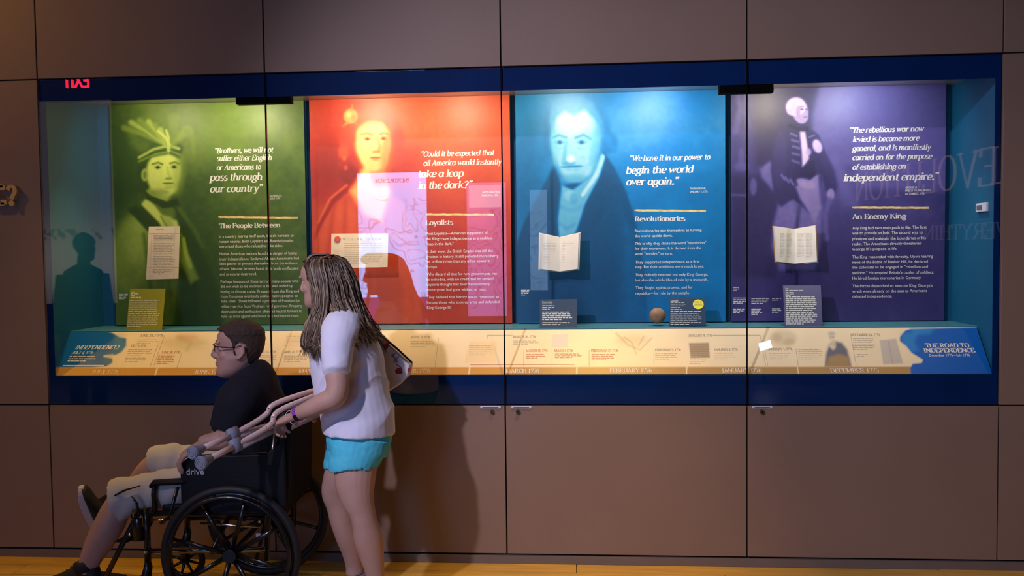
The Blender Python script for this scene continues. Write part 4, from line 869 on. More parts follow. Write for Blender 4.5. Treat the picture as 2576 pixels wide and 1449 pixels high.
# faces +Y towards the case
lightbox('tall pale blue lit map screen with a red title', 898, 1077, 436, 747, -6.0, (.22, .47, 1.0), 10.5, 2, 'THE PEOPLE SPEAK', base=.5)
lightbox('narrower pink violet lit screen beside the blue map screen', 1173, 1276, 460, 795, -6.0, (.58, .30, .85), 3.4, 4, cap=1)
lightbox('slim dim blue lit screen right of the pink one', 1332, 1378, 478, 730, -6.0, (.36, .56, .85), 2.2, 6)
# exit sign
e0 = refl(158, 221, -4.0); ex = thing('exit_sign', 'red glowing ceiling exit sign facing the display case', 'sign', (e0.x+.13, -4.0, e0.z-.02))
obj('housing', bx((e0.x-.03, -4.04, e0.z-.03), (e0.x+.30, -4.0, e0.z+.19)), m_black, ex, bevel=.004)
obj('rod', bx((e0.x+.12, -4.03, e0.z+.19), (e0.x+.14, -4.01, 4.2)), m_black, ex)
bm = bmesh.new(); V, F, a, b = sans_polys('EXIT'); s = .27/(b-a)
vs = [bm.verts.new((e0.x+.27-(v[0]-a)*s, -3.998, e0.z+v[1]*.2)) for v in V]
for f in F: bm.faces.new([vs[i] for i in f])
obj('letters', bm, emat('exit_red', (1, .01, .04), 26), ex)
# large wall lettering behind, on a slanting wall
pa = onY(2560, 0, 5.0); A = mirror(at(2570, 455, 9.3)); Bp = mirror(at(2150, 520, 13.2)); uxv = Vector((Bp.x-A.x, Bp.y-A.y, 0)); wl = uxv.length; uxv.normalize()
nv = Vector((-uxv.y, uxv.x, 0)); nv = nv if nv.y > 0 else -nv
t = thing('banner_wall', 'freestanding slanted wall with large lit lettering opposite the case', 'wall', ((A.x+Bp.x)/2, (A.y+Bp.y)/2, 0))
bm = bmesh.new(); obox(bm, Vector(((A.x+Bp.x)/2, (A.y+Bp.y)/2, 1.7))-nv*.08, uxv*(wl/2+.4), nv*.05, Vector((0, 0, 1.7))); obj('partition', bm, m_ceil, t)
bm = bmesh.new(); org = Vector((A.x, A.y, A.z)); serif(bm, 'REVOLUTION', org, uxv, Vector((0, 0, 1)), wl, .30, 0, .2, .07)
for v in bm.verts: v.co += nv*.0
obj('large_letters', bm, emat('lit_letters', (1, .60, .50), .6), t)
bm = bmesh.new(); serif(bm, 'EVERYTHING CHANGED', org+Vector((0, 0, -.62)), uxv, Vector((0, 0, 1)), wl, .13, 0, .2, .08); obj('small_letters', bm, emat('lit_letters_small', (.8, .75, .7), .32), t)
# added glowing panel and stand that put a bright patch in the glass
p = refl(1925, 869, -6.0); t = thing('glow_patch', 'added small white glowing panel on a stand, for a bright patch in the glass', 'screen', (p.x, -6, 0))
A = [refl(x, y, -6.0) for x, y in ((1909, 864), (1938, 856), (1943, 874), (1912, 884))]
bm = bmesh.new(); bm.faces.new([bm.verts.new(q) for q in A]); bmesh.ops.recalc_face_normals(bm, faces=bm.faces); obj('screen', bm, emat('patch_glow', (.8, .85, 1), 14), t)
obj('stand', bx((p.x-.02, -6.06, 0), (p.x+.02, -6.02, p.z)), m_black, t)
# added glowing panel for the lit wall at the left behind the camera and a visitor in front of it
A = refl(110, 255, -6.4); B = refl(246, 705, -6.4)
t = thing('glow_wall', 'added dim beige glowing panel in place of a lit wall, opposite the left end of the case', 'poster', ((A.x+B.x)/2, -6.4, 0))
me, X, Y = grid_mesh('glow_wall_face', (B.x+.25, -6.4, B.z-.3), (-1, 0, 0), (0, 0, 1), B.x-A.x+.5, A.z-B.z+.3, .02)
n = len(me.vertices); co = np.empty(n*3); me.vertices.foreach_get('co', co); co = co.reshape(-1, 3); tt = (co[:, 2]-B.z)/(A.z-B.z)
C = np.array([.62, .50, .40])*(1+.0*tt[:, None]); wr = ((np.abs(tt-.26) < .03) & (smooth_noise(co[:, 0]*100, co[:, 2]*100, 5, 3) > .5)); C = np.where(wr[:, None], C*.45, C); C *= (.45+.75*np.exp(-((tt-.12)/.22)**2))[:, None]  # brightness of the lit wall painted in, strongest low down
set_cols(me, C); obj('glow_wall_face', me, emat('wall_glow', (.6, .5, .4), 1.1, 'print'), t)
obj('glow_wall_backing', bx((A.x-.3, -6.5, 0), (B.x+.3, -6.41, A.z+.05)), m_black, t)
#PEOPLE#
# ================================================================== PEOPLE: shared builders
def basis(fwd, up):
    f = Vector(fwd).normalized(); u = Vector(up); u = (u-f*u.dot(f)).normalized(); l = u.cross(f)   # x fwd, y left, z up
    return Matrix((f, l, u)).transposed()
HEAD = [(-.118, .064, .010, .024), (-.110, .082, -.006, .037), (-.096, .088, -.024, .049), (-.078, .086, -.044, .057), (-.058, .082, -.060, .061), (-.034, .080, -.080, .066),
        (-.010, .078, -.092, .070), (.012, .078, -.098, .073), (.034, .086, -.101, .075), (.056, .085, -.099, .0755), (.078, .074, -.090, .070), (.096, .052, -.070, .057), (.109, .024, -.042, .036), (.115, -.002, -.018, .010)]
def head(bm, c, R, s=1.0, jaw=1.0):
    T = Matrix.Translation(Vector(c)) @ (R.to_4x4()) @ Matrix.Scale(s, 4)
    rings = []; n = 28
    for z, xf, xb, w in HEAD:
        if z < -.03: w *= jaw
        cx = (xf+xb)/2; hx = (xf-xb)/2; r = []
        for k in range(n):
            a = 2*PI*k/n; ca, sa = cos(a), sin(a)
            p = .82 if ca > 0 else .92
            r.append(bm.verts.new(T @ Vector((cx+hx*math.copysign(abs(ca)**p, ca), w*math.copysign(abs(sa)**.92, sa), z))))
        rings.append(r)
    for A, B in zip(rings, rings[1:]):
        for k in range(n): bm.faces.new((A[k], A[(k+1) % n], B[(k+1) % n], B[k]))
    bm.faces.new(rings[0][::-1]); bm.faces.new(rings[-1])
    L = lambda x, y, z: T @ Vector((x, y, z))
    rf = R @ Vector((0, 1, 0))
    tube(bm, [L(.070, 0, .028), L(.086, 0, .016), L(.0945, 0, -.006), L(.1015, 0, -.023), L(.090, 0, -.036)], [(.010*s, .009*s), (.008*s, .008*s), (.0095*s, .0095*s), (.0105*s, .0115*s), (.008*s, .011*s)], 12, ref=rf)
    tube(bm, [L(.066, 0, .030), L(.074, 0, .005), L(.080, 0, -.020), L(.076, 0, -.036)], [(.014*s, .012*s), (.015*s, .013*s), (.017*s, .014*s), (.012*s, .013*s)], 12, ref=rf)
    sph(bm, L(.074, 0, -.044), (.012*s, .018*s, .012*s), R)
    for y in (-1, 1):
        sph(bm, L(.087, y*.0135, -.030), (.011*s, .008*s, .008*s), R)
        sph(bm, L(.076, y*.030, .031), (.012*s, .022*s, .007*s), R)            # brow
        sph(bm, L(.049, y*.042, -.022), (.022*s, .020*s, .024*s), R)           # cheek
        sph(bm, L(.0655, y*.031, -.003), (.009*s, .015*s, .004*s), R)           # lower lid
        # ear
        pts = [L(.004, y*.076, .002), L(.000, y*.086, .022), L(-.014, y*.091, .031), L(-.028, y*.091, .022), L(-.031, y*.088, .002), L(-.022, y*.083, -.018), L(-.008, y*.079, -.031), L(.002, y*.075, -.026)]
        tube(bm, pts, [.004*s, .0045*s, .005*s, .005*s, .005*s, .0052*s, .0065*s, .004*s], 10, ref=rf)
        sph(bm, L(-.012, y*.078, -.002), (.017*s, .006*s, .027*s), R)
    sph(bm, L(.079, 0, -.053), (.011*s, .024*s, .0055*s), R); sph(bm, L(.077, 0, -.066), (.0105*s, .020*s, .0065*s), R)
    sph(bm, L(.072, 0, -.098), (.018*s, .024*s, .015*s), R)
    return T
def face_parts(T, R, s, parent, iris, lipm, browm):
    L = lambda x, y, z: T @ Vector((x, y, z))
    for y in (-1, 1):
        bm = bmesh.new(); sph(bm, L(.0622, y*.031, .0095), .0120*s, u=18, v=12); e = obj('eye', bm, mat('eye_white', (.62, .58, .60), .2), parent, smooth=True)
        bm = bmesh.new(); sph(bm, L(.0718, y*.0315, .0095), (.0030*s, .0056*s, .0056*s), R); obj('iris', bm, iris, e, smooth=True)
        bm = bmesh.new(); tube(bm, [L(.0735, y*.016, .0155), L(.0745, y*.031, .0185), L(.064, y*.046, .013)], [.0022*s, .0036*s, .002*s], 8); obj('eyelid', bm, parent['skinm_'] if False else lipm[1], e, smooth=True)
        bm = bmesh.new(); tube(bm, [L(.0850, y*.014, .031), L(.0850, y*.024, .0350), L(.0790, y*.038, .0365), L(.066, y*.050, .032)], [(.0030*s, .0025*s), (.0042*s, .003*s), (.0036*s, .003*s), (.002*s, .002*s)], 8); obj('eyebrow', bm, browm, parent, smooth=True)
    bm = bmesh.new()
    tube(bm, [L(.073, -.024, -.060), L(.086, -.010, -.0572), L(.0875, 0, -.0582), L(.086, .010, -.0572), L(.073, .024, -.060)], [(.001*s, .001*s), (.0042*s, .003*s), (.004*s, .003*s), (.0042*s, .003*s), (.001*s, .001*s)], 8, ref=(0, 0, 1))
    tube(bm, [L(.072, -.022, -.0635), L(.0840, -.009, -.0665), L(.0855, 0, -.067), L(.0840, .009, -.0665), L(.072, .022, -.0635)], [(.001*s, .001*s), (.0048*s, .003*s), (.005*s, .003*s), (.0048*s, .003*s), (.001*s, .001*s)], 8, ref=(0, 0, 1))
    obj('lips', bm, lipm[0], parent, smooth=True)
def hand(bm, W, f, n, th, s=1.0, curl=(.5, .9, .6), spread=.0, thumb=.5, tcurl=.5):
    "W wrist, f forward, n palm-side normal, th thumb-side direction"
    W = Vector(W); f = Vector(f).normalized(); n = Vector(n); n = (n-f*n.dot(f)).normalized(); t = f.cross(n); t = t if t.dot(Vector(th)) > 0 else -t
    tube(bm, [W-f*.03*s, W+f*.012*s, W+f*.045*s, W+f*.080*s, W+f*.092*s], [(.026*s, .018*s), (.028*s, .018*s), (.038*s, .017*s), (.041*s, .0145*s), (.036*s, .010*s)], 16, ref=n)
    for i in range(4):
        ln = (.040, .045, .042, .033)[i]*s; r = (.0088, .0090, .0086, .0078)[i]*s
        off = (.0300-.0205*i)*s; p = W+f*(.080-.004*abs(i-1))*s+t*off; d = (f+t*(spread*(1.5-i)*.3)).normalized(); pts = [p-f*.02*s, p]; ang = 0
        for k, l in enumerate((ln, ln*.66, ln*.52)):
            ang += curl[k]; dd = d*cos(ang)+n*sin(ang); p = p+dd*l; pts.append(p)
        tube(bm, pts, [r, r*1.06, r*1.0, r*.93, r*.72], 10, ref=t)
    p = W+f*.018*s+t*.022*s; d = (f*.75+t*.65+n*.25).normalized()
    q1 = p+d*.040*s; d2 = (d+n*tcurl*.7+f*.25).normalized(); q2 = q1+d2*.032*s; d3 = (d2+n*tcurl*.5-t*.2*tcurl).normalized(); q3 = q2+d3*.026*s
    tube(bm, [p, q1, q2, q3], [.0145*s, .0118*s, .0102*s, .0072*s], 12, ref=n)
def shoe(name, parent, ank, toe, up, m_up, m_so, s=1.0, L=.29):
    "closed trainer: upper + sole; ank = point above heel at ankle, toe = tip"
    ank = Vector(ank); toe = Vector(toe); up = Vector(up); f = (toe-ank); f = (f-up*f.dot(up)).normalized(); sd = up.cross(f)
    heel = toe-f*L
    def ring(bm, x, z, w, h):
        n = 18; r = []
        for k in range(n):
            a = 2*PI*k/n; c, q = cos(a), sin(a)
            r.append(bm.verts.new(heel+f*x+up*(z+h*(q if q > 0 else q*.55))+sd*(w*math.copysign(abs(c)**.8, c))))
        return r
    bm = bmesh.new(); R_ = [ring(bm, *v) for v in ((0, .055, .018, .035), (.015, .055, .033, .050), (.06, .055, .037, .058), (.10, .05, .038, .050), (.15, .045, .042, .034), (.20, .040, .048, .022), (.245, .036, .046, .016), (.275, .034, .034, .012), (.288, .032, .014, .006))]
    for A, B in zip(R_, R_[1:]):
        for k in range(18): bm.faces.new((A[k], A[(k+1) % 18], B[(k+1) % 18], B[k]))
    bm.faces.new(R_[0][::-1]); bm.faces.new(R_[-1]); bmesh.ops.recalc_face_normals(bm, faces=bm.faces)
    tube(bm, [heel+f*.055+up*.07, heel+f*.060+up*.105, heel+f*.062+up*.118], [(.042, .052), (.044, .050), (.041, .046)], 18, ref=f)
    sh = obj(name, bm, m_up, parent, smooth=True)
    bm = bmesh.new(); out = []
    for k in range(28):
        a = 2*PI*k/28; c, q = cos(a), sin(a); x = .145+.150*c; w = (.040+.010*c)*(1-.18*max(0, -c))*q
        out.append((x, w*math.copysign(1, 1)))
    lo = [bm.verts.new(heel+f*x+sd*w+up*(.0+.012*max(0, (x-.2)/.09)**2)) for x, w in out]; hi = [bm.verts.new(heel+f*x+sd*w*1.04+up*(.034 if x < .22 else .034+.004)) for x, w in out]
    bm.faces.new(lo[::-1]); bm.faces.new(hi)
    for k in range(28): bm.faces.new((lo[k], lo[(k+1) % 28], hi[(k+1) % 28], hi[k]))
    obj('sole', bm, m_so, sh, smooth=False, bevel=.004)
    bm = bmesh.new()
    for i in range(4):
        x = .12+.022*i; z = .088-.012*i; tube(bm, [heel+f*x+up*(z-.006)-sd*.025, heel+f*(x+.006)+up*(z+.006), heel+f*x+up*(z-.006)+sd*.025], .003, 6)
    obj('laces', bm, m_so if m_up is m_shoe_g else m_up, sh, smooth=True)
    return sh

def head_at(z):
    T_ = HEAD
    for u, v in zip(T_, T_[1:]):
        if u[0] <= z <= v[0]:
            k = (z-u[0])/(v[0]-u[0]); return [u[i]+(v[i]-u[i])*k for i in range(4)]
    return T_[-1] if z > 0 else T_[0]
def hairline(X, Y):
    pts = [(-.11, -.082), (-.065, -.080), (-.040, -.050), (-.036, .020), (-.028, .036), (-.008, .036), (-.003, .0), (.0, -.020), (.012, -.020), (.016, .020), (.026, .048), (.044, .062), (.058, .082), (.10, .080)]
    for u, v in zip(pts, pts[1:]):
        if u[0] <= X <= v[0]: return u[1]+(v[1]-u[1])*(X-u[0])/(v[0]-u[0])
    return pts[0][1] if X < 0 else pts[-1][1]
def hair_cap(line, extra=0):
    bm = bmesh.new(); n = 160; zs = [-.085+.0022*k for k in range(92)]; rings = []
    for z in zs:
        z_, xf, xb, w_ = head_at(min(z, .1135)); cx = (xf+xb)/2; hx = (xf-xb)/2; r = []
        top = max(0, (z-.095)/.02)
        for k in range(n):
            a = 2*PI*k/n; ca, sa = cos(a), sin(a); p_ = .82 if ca > 0 else .92; o_ = extra+.0065+.0022*noise.noise(Vector((ca*7, sa*7, z*60)))+(.003 if z > .06 else 0)
            r.append(bm.verts.new((cx+(hx+o_)*math.copysign(abs(ca)**p_, ca), (w_+o_)*math.copysign(abs(sa)**.92, sa), z+.006*max(0, z/.115)+.003)))
        rings.append(r)
    for A_, B_ in zip(rings, rings[1:]):
        for k in range(n): bm.faces.new((A_[k], A_[(k+1) % n], B_[(k+1) % n], B_[k]))
    bm.faces.new(rings[-1])
    bmesh.ops.delete(bm, geom=[v for v in bm.verts if v.co.z < line(v.co.x, v.co.y)+.0012*noise.noise(v.co*60)], context='VERTS')
    for it in range(4):
        mv = []
        for v in bm.verts:
            if v.is_boundary:
                nb = [e.other_vert(v).co for e in v.link_edges if e.is_boundary]
                if len(nb) == 2: mv.append((v, (nb[0]+nb[1])/2))
        for v, c in mv: v.co = v.co.lerp(c, .6)
    return bm
# ================================================================== WOMAN
wd_ = 3.80
wm = thing('person', 'person with long wavy hair in white t-shirt and turquoise shorts pushing the wheelchair', 'person', at(905, 1500, 3.8))
def A(*p): return at(*p)
wf = (-RT*.93+DP*.30+Vector((0, 0, -.10))).normalized()
hc = at(807, 709, 3.82); RH = basis(wf, (0, 0, 1))
bm = bmesh.new(); TH = head(bm, hc, RH, .98, .96)
limb(bm, [(820, 735, 3.83, 30), (832, 770, 3.83, 29), (850, 800, 3.83, 34)])                                  # neck
limb(bm, [(862, 795, 3.82, 24, .05), (866, 822, 3.82, 44, .12), (868, 860, 3.82, 62, .135), (874, 910, 3.82, 70, .13), (884, 970, 3.82, 70, .12), (900, 1030, 3.82, 68, .13), (906, 1080, 3.82, 66, .14), (902, 1130, 3.82, 62, .14), (896, 1150, 3.82, 50, .10)], 24)
# near arm
limb(bm, [(864, 822, 3.70, 28, .040), (850, 870, 3.63, 29), (847, 930, 3.60, 30), (850, 968, 3.59, 29), (842, 998, 3.585, 29), (815, 1012, 3.59, 26), (785, 1026, 3.61, 23), (757, 1038, 3.64, 19), (742, 1045, 3.66, 18, .026)], 18)
hw = at(742, 1046, 3.66); hf = (at(694, 1063, 3.72)-hw)
hand(bm, hw, hf, Vector((-.25, .35, -1)), DP, 1.10, (.55, 1.0, .75), 0, .5, .9)
# far arm
limb(bm, [(866, 815, 3.97, 34, .045), (880, 880, 4.03, 30), (884, 950, 4.06, 27), (860, 985, 4.08, 25), (830, 1005, 4.10, 20), (812, 1015, 4.11, 16)], 16)
hand(bm, at(812, 1014, 4.10), at(780, 1030, 4.02)-at(812, 1014, 4.10), Vector((0, -.8, -.6)), Vector((0, 0, 1)), .95, (.5, .9, .7))
# legs
limb(bm, [(900, 1100, 3.74, 50, .075), (896, 1160, 3.72, 53, .079), (893, 1205, 3.71, 52, .078), (898, 1250, 3.70, 43, .066), (910, 1285, 3.70, 34, .058), (917, 1312, 3.70, 32, .055), (925, 1350, 3.71, 36, .058), (934, 1390, 3.72, 32, .050), (943, 1440, 3.73, 24, .040), (948, 1485, 3.74, 20, .034), (950, 1515, 3.74, 20, .034)], 22)
limb(bm, [(890, 1100, 3.90, 46, .07), (868, 1160, 3.91, 43, .072), (857, 1205, 3.92, 44, .070), (848, 1238, 3.93, 39, .06), (855, 1270, 3.94, 34, .055), (862, 1310, 3.95, 31, .054), (874, 1350, 3.96, 29, .052), (884, 1385, 3.97, 25, .042), (890, 1420, 3.98, 21, .034), (892, 1445, 3.98, 22, .034)], 22)
me = fuse(bm, .0046, 3, .5)
body_w = obj('body', me, m_skin_w, wm, smooth=True)
face_parts(TH, RH, .98, wm, mat('iris_blue_grey', (.10, .14, .18), .2), (mat('lip_rose', (.34, .12, .11), .45), m_skin_w), mat('brow_brown', (.10, .06, .04), .8))
# t-shirt
bm = bmesh.new()
limb(bm, [(851, 774, 3.82, 30, .06), (860, 788, 3.82, 50, .135), (868, 815, 3.82, 62, .165), (869, 860, 3.82, 80, .175), (872, 905, 3.82, 92, .172), (880, 955, 3.82, 92, .160), (890, 1000, 3.82, 92, .160), (899, 1040, 3.82, 92, .180), (902, 1066, 3.82, 91, .194), (903, 1082, 3.82, 91, .200), (903, 1085, 3.82, 91, .200)], 32)
limb(bm, [(866, 800, 3.76, 46, .064), (858, 826, 3.68, 50, .072), (850, 868, 3.63, 43, .070), (847, 918, 3.60, 38, .066), (847, 923, 3.60, 38, .066)], 22)
limb(bm, [(868, 806, 3.88, 42, .06), (876, 840, 3.99, 42, .06), (884, 900, 4.02, 38, .06)], 20)
me = fuse(bm, .0052, 4, .5)
def folds(c):
    q = px(c); u = (q[0]+q[1]*.9)/26
    v = noise.noise(c*7)*1.0
    y = min(1, max(0, (q[1]-880)/80))*min(1, max(.25, (1092-q[1])/40)); f = sin(u*.85+3.0*noise.noise(c*4)); f = 1-abs(f)**.7*1.7
    x2 = math.exp(-((q[0]-905)/60)**2); g = sin((q[0]*.5+q[1]*.9)/9+2*noise.noise(c*6))
    return .005*v+.0085*y*f*(.5+.7*noise.noise(c*3+Vector((5, 1, 2))))+.0022*g*x2*y+.0015*noise.noise(c*24)
displace(me, folds)
sw = obj('t_shirt', me, m_shirt_w, wm, smooth=True)
# shorts
bm = bmesh.new()
limb(bm, [(903, 1072, 3.82, 76, .168), (904, 1085, 3.82, 80, .178), (904, 1110, 3.82, 81, .180), (900, 1135, 3.82, 76, .165)], 30)
limb(bm, [(905, 1100, 3.74, 76, .095), (898, 1135, 3.73, 70, .098), (891, 1162, 3.72, 60, .096), (888, 1170, 3.72, 61, .094), (888, 1172, 3.72, 61, .094)], 26)
limb(bm, [(886, 1100, 3.90, 62, .095), (872, 1140, 3.91, 54, .09), (866, 1158, 3.92, 50, .086), (864, 1167, 3.92, 50, .085), (864, 1169, 3.92, 50, .085)], 24)
me = fuse(bm, .0055, 3, .5); displace(me, lambda c: (.004*noise.noise(c*14)+.0016*noise.noise(c*45))*min(1, max(0, (1160-px(c)[1])/30)))
obj('shorts', me, m_shorts_t, wm, smooth=True)
# shoes
zu = Vector((0, 0, 1)); fdir = (-RT*.97+DP*.1)
tl = at(822, 1470, 3.98); tl.z = .004
g0 = at(892, 1445, 3.98); shoe('trainer', wm, Vector((g0.x, g0.y, 0)), Vector((g0.x, g0.y, 0))+fdir*.215, zu, m_shoe_g, m_sole)
g0 = at(950, 1515, 3.74); shoe('trainer', wm, Vector((g0.x, g0.y, 0)), Vector((g0.x, g0.y, 0))+fdir*.215, zu, m_shoe_g, m_sole)
# wristband
bm = bmesh.new(); c0 = at(752, 1040, 3.645); ax = (at(742, 1046, 3.66)-at(765, 1033, 3.635)).normalized()
tube(bm, [c0-ax*.008, c0+ax*.010], [(.0345, .0335), (.033, .032)], 24)
wb = obj('wristband', bm, mat('purple_rubber', (.26, .06, .42), .5), wm, smooth=False)
vv = (CAM-c0); vv = (vv-ax*vv.dot(ax)).normalized(); sid = ax.cross(vv); bm = bmesh.new(); obox(bm, c0+vv*.0325-sid*(.010 if sid.z > 0 else -.010), ax*.0085, sid*.014, vv*.004); obj('watch_face', bm, mat('black_screen', (.01, .008, .012), .12), wb, bevel=.002)
bm = bmesh.new(); c1 = at(733, 1050, 3.67)
for k in range(22):
    a = 2*PI*k/22; sph(bm, c1+ax*(.004*sin(3*a))+vv*cos(a)*.0275+sid*sin(a)*.0305, .0026, u=7, v=5)
obj('bead_bracelet', bm, m_silver, wm, smooth=True)
# hair
rs = random.Random(12)
bm = bmesh.new()
limb(bm, [(828, 668, 3.83, 34, .05), (830, 688, 3.83, 48, .072), (838, 708, 3.83, 52, .084), (846, 735, 3.83, 52, .088), (856, 765, 3.84, 54, .10), (872, 790, 3.85, 50, .11), (892, 820, 3.86, 44, .12), (912, 850, 3.87, 30, .10)], 26)
sph(bm, TH @ Vector((-.018, 0, .030)), (.092, .080, .085), RH, 24, 16)
limb(bm, [(800, 690, 3.745, 18, .03), (804, 740, 3.735, 15, .03), (804, 780, 3.725, 17, .03), (792, 830, 3.70, 16, .03), (786, 870, 3.70, 10, .02)], 14)
me = fuse(bm, .006, 4, .5)
bm = hair_cap(lambda X, Y: -.2 if X < .012 else (.03 if X < .025 else (.07 if X < .035 else .098)), .002); lay0 = bm.verts.layers.float_color.new('strand')
for v in bm.verts: v[lay0] = (.03, .019, .012, 1)
bmesh.ops.transform(bm, matrix=TH, verts=bm.verts[:]); hcap = obj('hair_cap', bm, m_hair_w, wm, smooth=True); md = hcap.modifiers.new('s', 'SOLIDIFY'); md.thickness = .006; md.offset = -1
c_ = np.tile(np.array([.05, .034, .022]), (len(me.vertices), 1)); set_cols(me, c_, 'strand'); hb = obj('hair', me, m_hair_w, wm, smooth=True)
bm = bmesh.new(); cols = []
lay = bm.verts.layers.float_color.new('strand')
def strand(P, r, c0, c1, wav, fr, ph):
    Q = smoothpath(P, 6); n = len(Q); pts = []
    for i, q in enumerate(Q):
        t = i/(n-1); a = wav*t**2.0
        pts.append(at(q[0]+a*sin(fr*t+ph), q[1]+a*.3*cos(fr*t+ph), q[2]+a*.0012*cos(fr*t+ph*1.7)))
    rad = [(r*(.55+.45*sin(PI*min(1, (i/(n-1))*1.1))**.5)*(1-.75*(i/(n-1))**5), r*.6) for i in range(n)]
    rings = tube(bm, pts, rad, 5, cap=False)
    for i, rg in enumerate(rings):
        t = (i/(n-1)); c = [c0[k]+(c1[k]-c0[k])*t for k in range(3)]
        for v in rg: v[lay] = (*c, 1)
NC = 46; cph = [rs.uniform(0, 6.28) for _ in range(NC)]; cw = [rs.uniform(7, 15) for _ in range(NC)]; cf = [rs.uniform(7, 11) for _ in range(NC)]; cl_ = [rs.uniform(0, 30) for _ in range(NC)]
def clump():
    k = rs.randrange(NC); return (k+.5)/NC+rs.gauss(0, .35/NC), cw[k]*rs.uniform(.85, 1.15), cf[k], cph[k]+rs.gauss(0, .25), cl_[k]
def hcol():
    u = rs.random()
    if u < .46: return (.026, .016, .010), (.085, .048, .025)
    if u < .80: return (.070, .046, .030), (.16, .095, .05)
    return (.26, .20, .14), (.32, .22, .12)
for i in range(700):
    s, wv, fq, ph, cl = clump(); s = min(1, max(0, s)); e = s**.8; j = lambda a: rs.uniform(-a, a); c0, c1 = hcol(); dd = -rs.uniform(0, .012)
    P = [(801+28*s+j(5), 641.5-1*sin(s*3)+j(1.5), 3.835-.012*s), (806+48*s+j(3), 647+j(2), 3.762+.03*s), (812+66*s+j(3), 668-2*s+j(2), 3.730+.07*s*s+dd), (818+82*s+j(3), 712+j(4), 3.712+.10*s**2.5+dd), (828+84*s+j(3), 762+j(4), 3.700+.10*s**2.5+dd), (858+76*s+j(3), 812+6*s+j(5), 3.640+.13*s**1.5), (878+84*e+j(2.5), 880-14*s-cl*.9+j(6), 3.620+.20*s)]
    strand(P, rs.uniform(.0018, .0034), c0, c1, wv, fq, ph)
for i in range(420):
    s, wv, fq, ph, cl = clump(); s = min(1, max(0, s)); j = lambda a: rs.uniform(-a, a); c0, c1 = hcol(); dd = -rs.uniform(0, .012)
    P = [(796+22*s+j(4), 642.5+j(1.5), 3.825), (784+34*s+j(2), 649+j(2), 3.758), (774+42*s+j(2), 670+j(2), 3.724-.004*s+dd), (784+40*s+j(2), 712+j(3), 3.706+dd), (790+34*s+j(2), 765+j(4), 3.690+dd), (773+40*s+j(3), 820+j(6), 3.662), (768+36*s+j(3), 866+j(6), 3.655), (773+30*s+j(3), 905-cl*1.3+j(6), 3.650)]
    strand(P, rs.uniform(.0017, .0032), c0, c1, wv, fq, ph)
for i in range(260):
    s, wv, fq, ph, cl = clump(); s = min(1, max(0, s)); j = lambda a: rs.uniform(-a, a); c0, c1 = hcol()
    P = [(815+20*s+j(6), 645+j(2), 3.85), (845+28*s+j(4), 657+j(3), 3.87+.03*s), (862+34*s+j(4), 712+j(4), 3.88+.03*s), (868+46*s+j(4), 770+j(4), 3.90), (892+54*s+j(6), 825+j(5), 3.93), (908+54*s+j(4), 888-cl+j(8), 3.96)]
    strand(P, rs.uniform(.002, .0034), c0, c1, wv, fq, ph)
for i in range(200):
    # strands over the crown and fringe, across the width of the head
    s, u_ = rs.random(), rs.random(); j = lambda a: rs.uniform(-a, a); c0, c1 = hcol(); dz = 3.76+.15*u_
    P = [(812+14*s+j(3), 639.5+j(1), dz), (792+j(4), 640.5+j(1.5), dz), (777+j(3), 650+j(2), dz), (771+j(2), 668+j(3), dz-.01), (780+j(2), 700+j(5), 3.722), (788+j(2), 760+j(6), 3.69)]
    strand(P, rs.uniform(.0018, .003), c0, c1, 3, 9, i)
for i in range(26):
    j = lambda a: rs.uniform(-a, a); c0, c1 = hcol()
    P = [(792+j(6), 670, 3.87), (792+j(3), 700, 3.89), (792+j(3), 760, 3.90), (774+j(5), 820, 3.88), (768+j(6), 860, 3.88), (764+j(8), 895, 3.88)]
    strand(P, rs.uniform(.0018, .003), c0, c1, rs.uniform(4, 9), rs.uniform(9, 14), rs.uniform(0, 6))
ho = obj('hair_strands', bm, m_hair_w, wm, smooth=True); ho['kind'] = 'stuff'
# sunglasses on the hair
bm = bmesh.new(); P3 = [(804, 652, 3.75), (815, 647, 3.735), (828, 643, 3.745), (840, 641, 3.80)]
sg = thing('sunglasses', 'small brown sunglasses pushed up on the hair of the walking person', 'sunglasses', at(820, 646, 3.78))
tube(bm, [at(*p) for p in P3], .0035, 8); tube(bm, [at(838, 642, 3.80), at(836, 644, 3.88)], .0035, 8); obj('frame', bm, mat('tortoise_frame', (.30, .10, .04), .25), sg, smooth=True)
bm = bmesh.new(); sph(bm, at(815, 650, 3.755), (.019, .006, .010)); obj('lens', bm, mat('dark_lens', (.03, .02, .02), .08), sg, smooth=True)
bm = bmesh.new(); sph(bm, at(832, 645, 3.80), (.016, .006, .008)); obj('lens', bm, mat('dark_lens', (.03, .02, .02), .08), sg, smooth=True)

# shoulder bag
bg_ = thing('shoulder_bag', 'white canvas shoulder bag with dark red shapes hanging behind the walking person', 'bag', at(985, 980, 4.02))
BPTS = [(900, 872), (950, 846), (962, 846), (1037, 914), (1031, 943), (1012, 962), (985, 979), (966, 976), (915, 960)]
bm = bmesh.new(); dn = DP*.05; cen = Vector(); pf = [at(x, y, 4.00) for x, y in BPTS]
for p in pf: cen += p/len(pf)
rings = []
for k, (o_, s_) in enumerate(((-.055, .93), (-.045, 1.0), (.045, 1.0), (.055, .93))): rings.append([bm.verts.new(cen+(p-cen)*s_+DP*o_) for p in pf])
for a, b in zip(rings, rings[1:]):
    for k in range(len(pf)): bm.faces.new((a[k], a[(k+1) % len(pf)], b[(k+1) % len(pf)], b[k]))
bm.faces.new(rings[0]); bm.faces.new(rings[-1][::-1]); bmesh.ops.recalc_face_normals(bm, faces=bm.faces)
obj('bag_body', bm, m_bag, bg_)
def bagpt(x, y): return onP(x, y, cen-DP*.0562, DP)
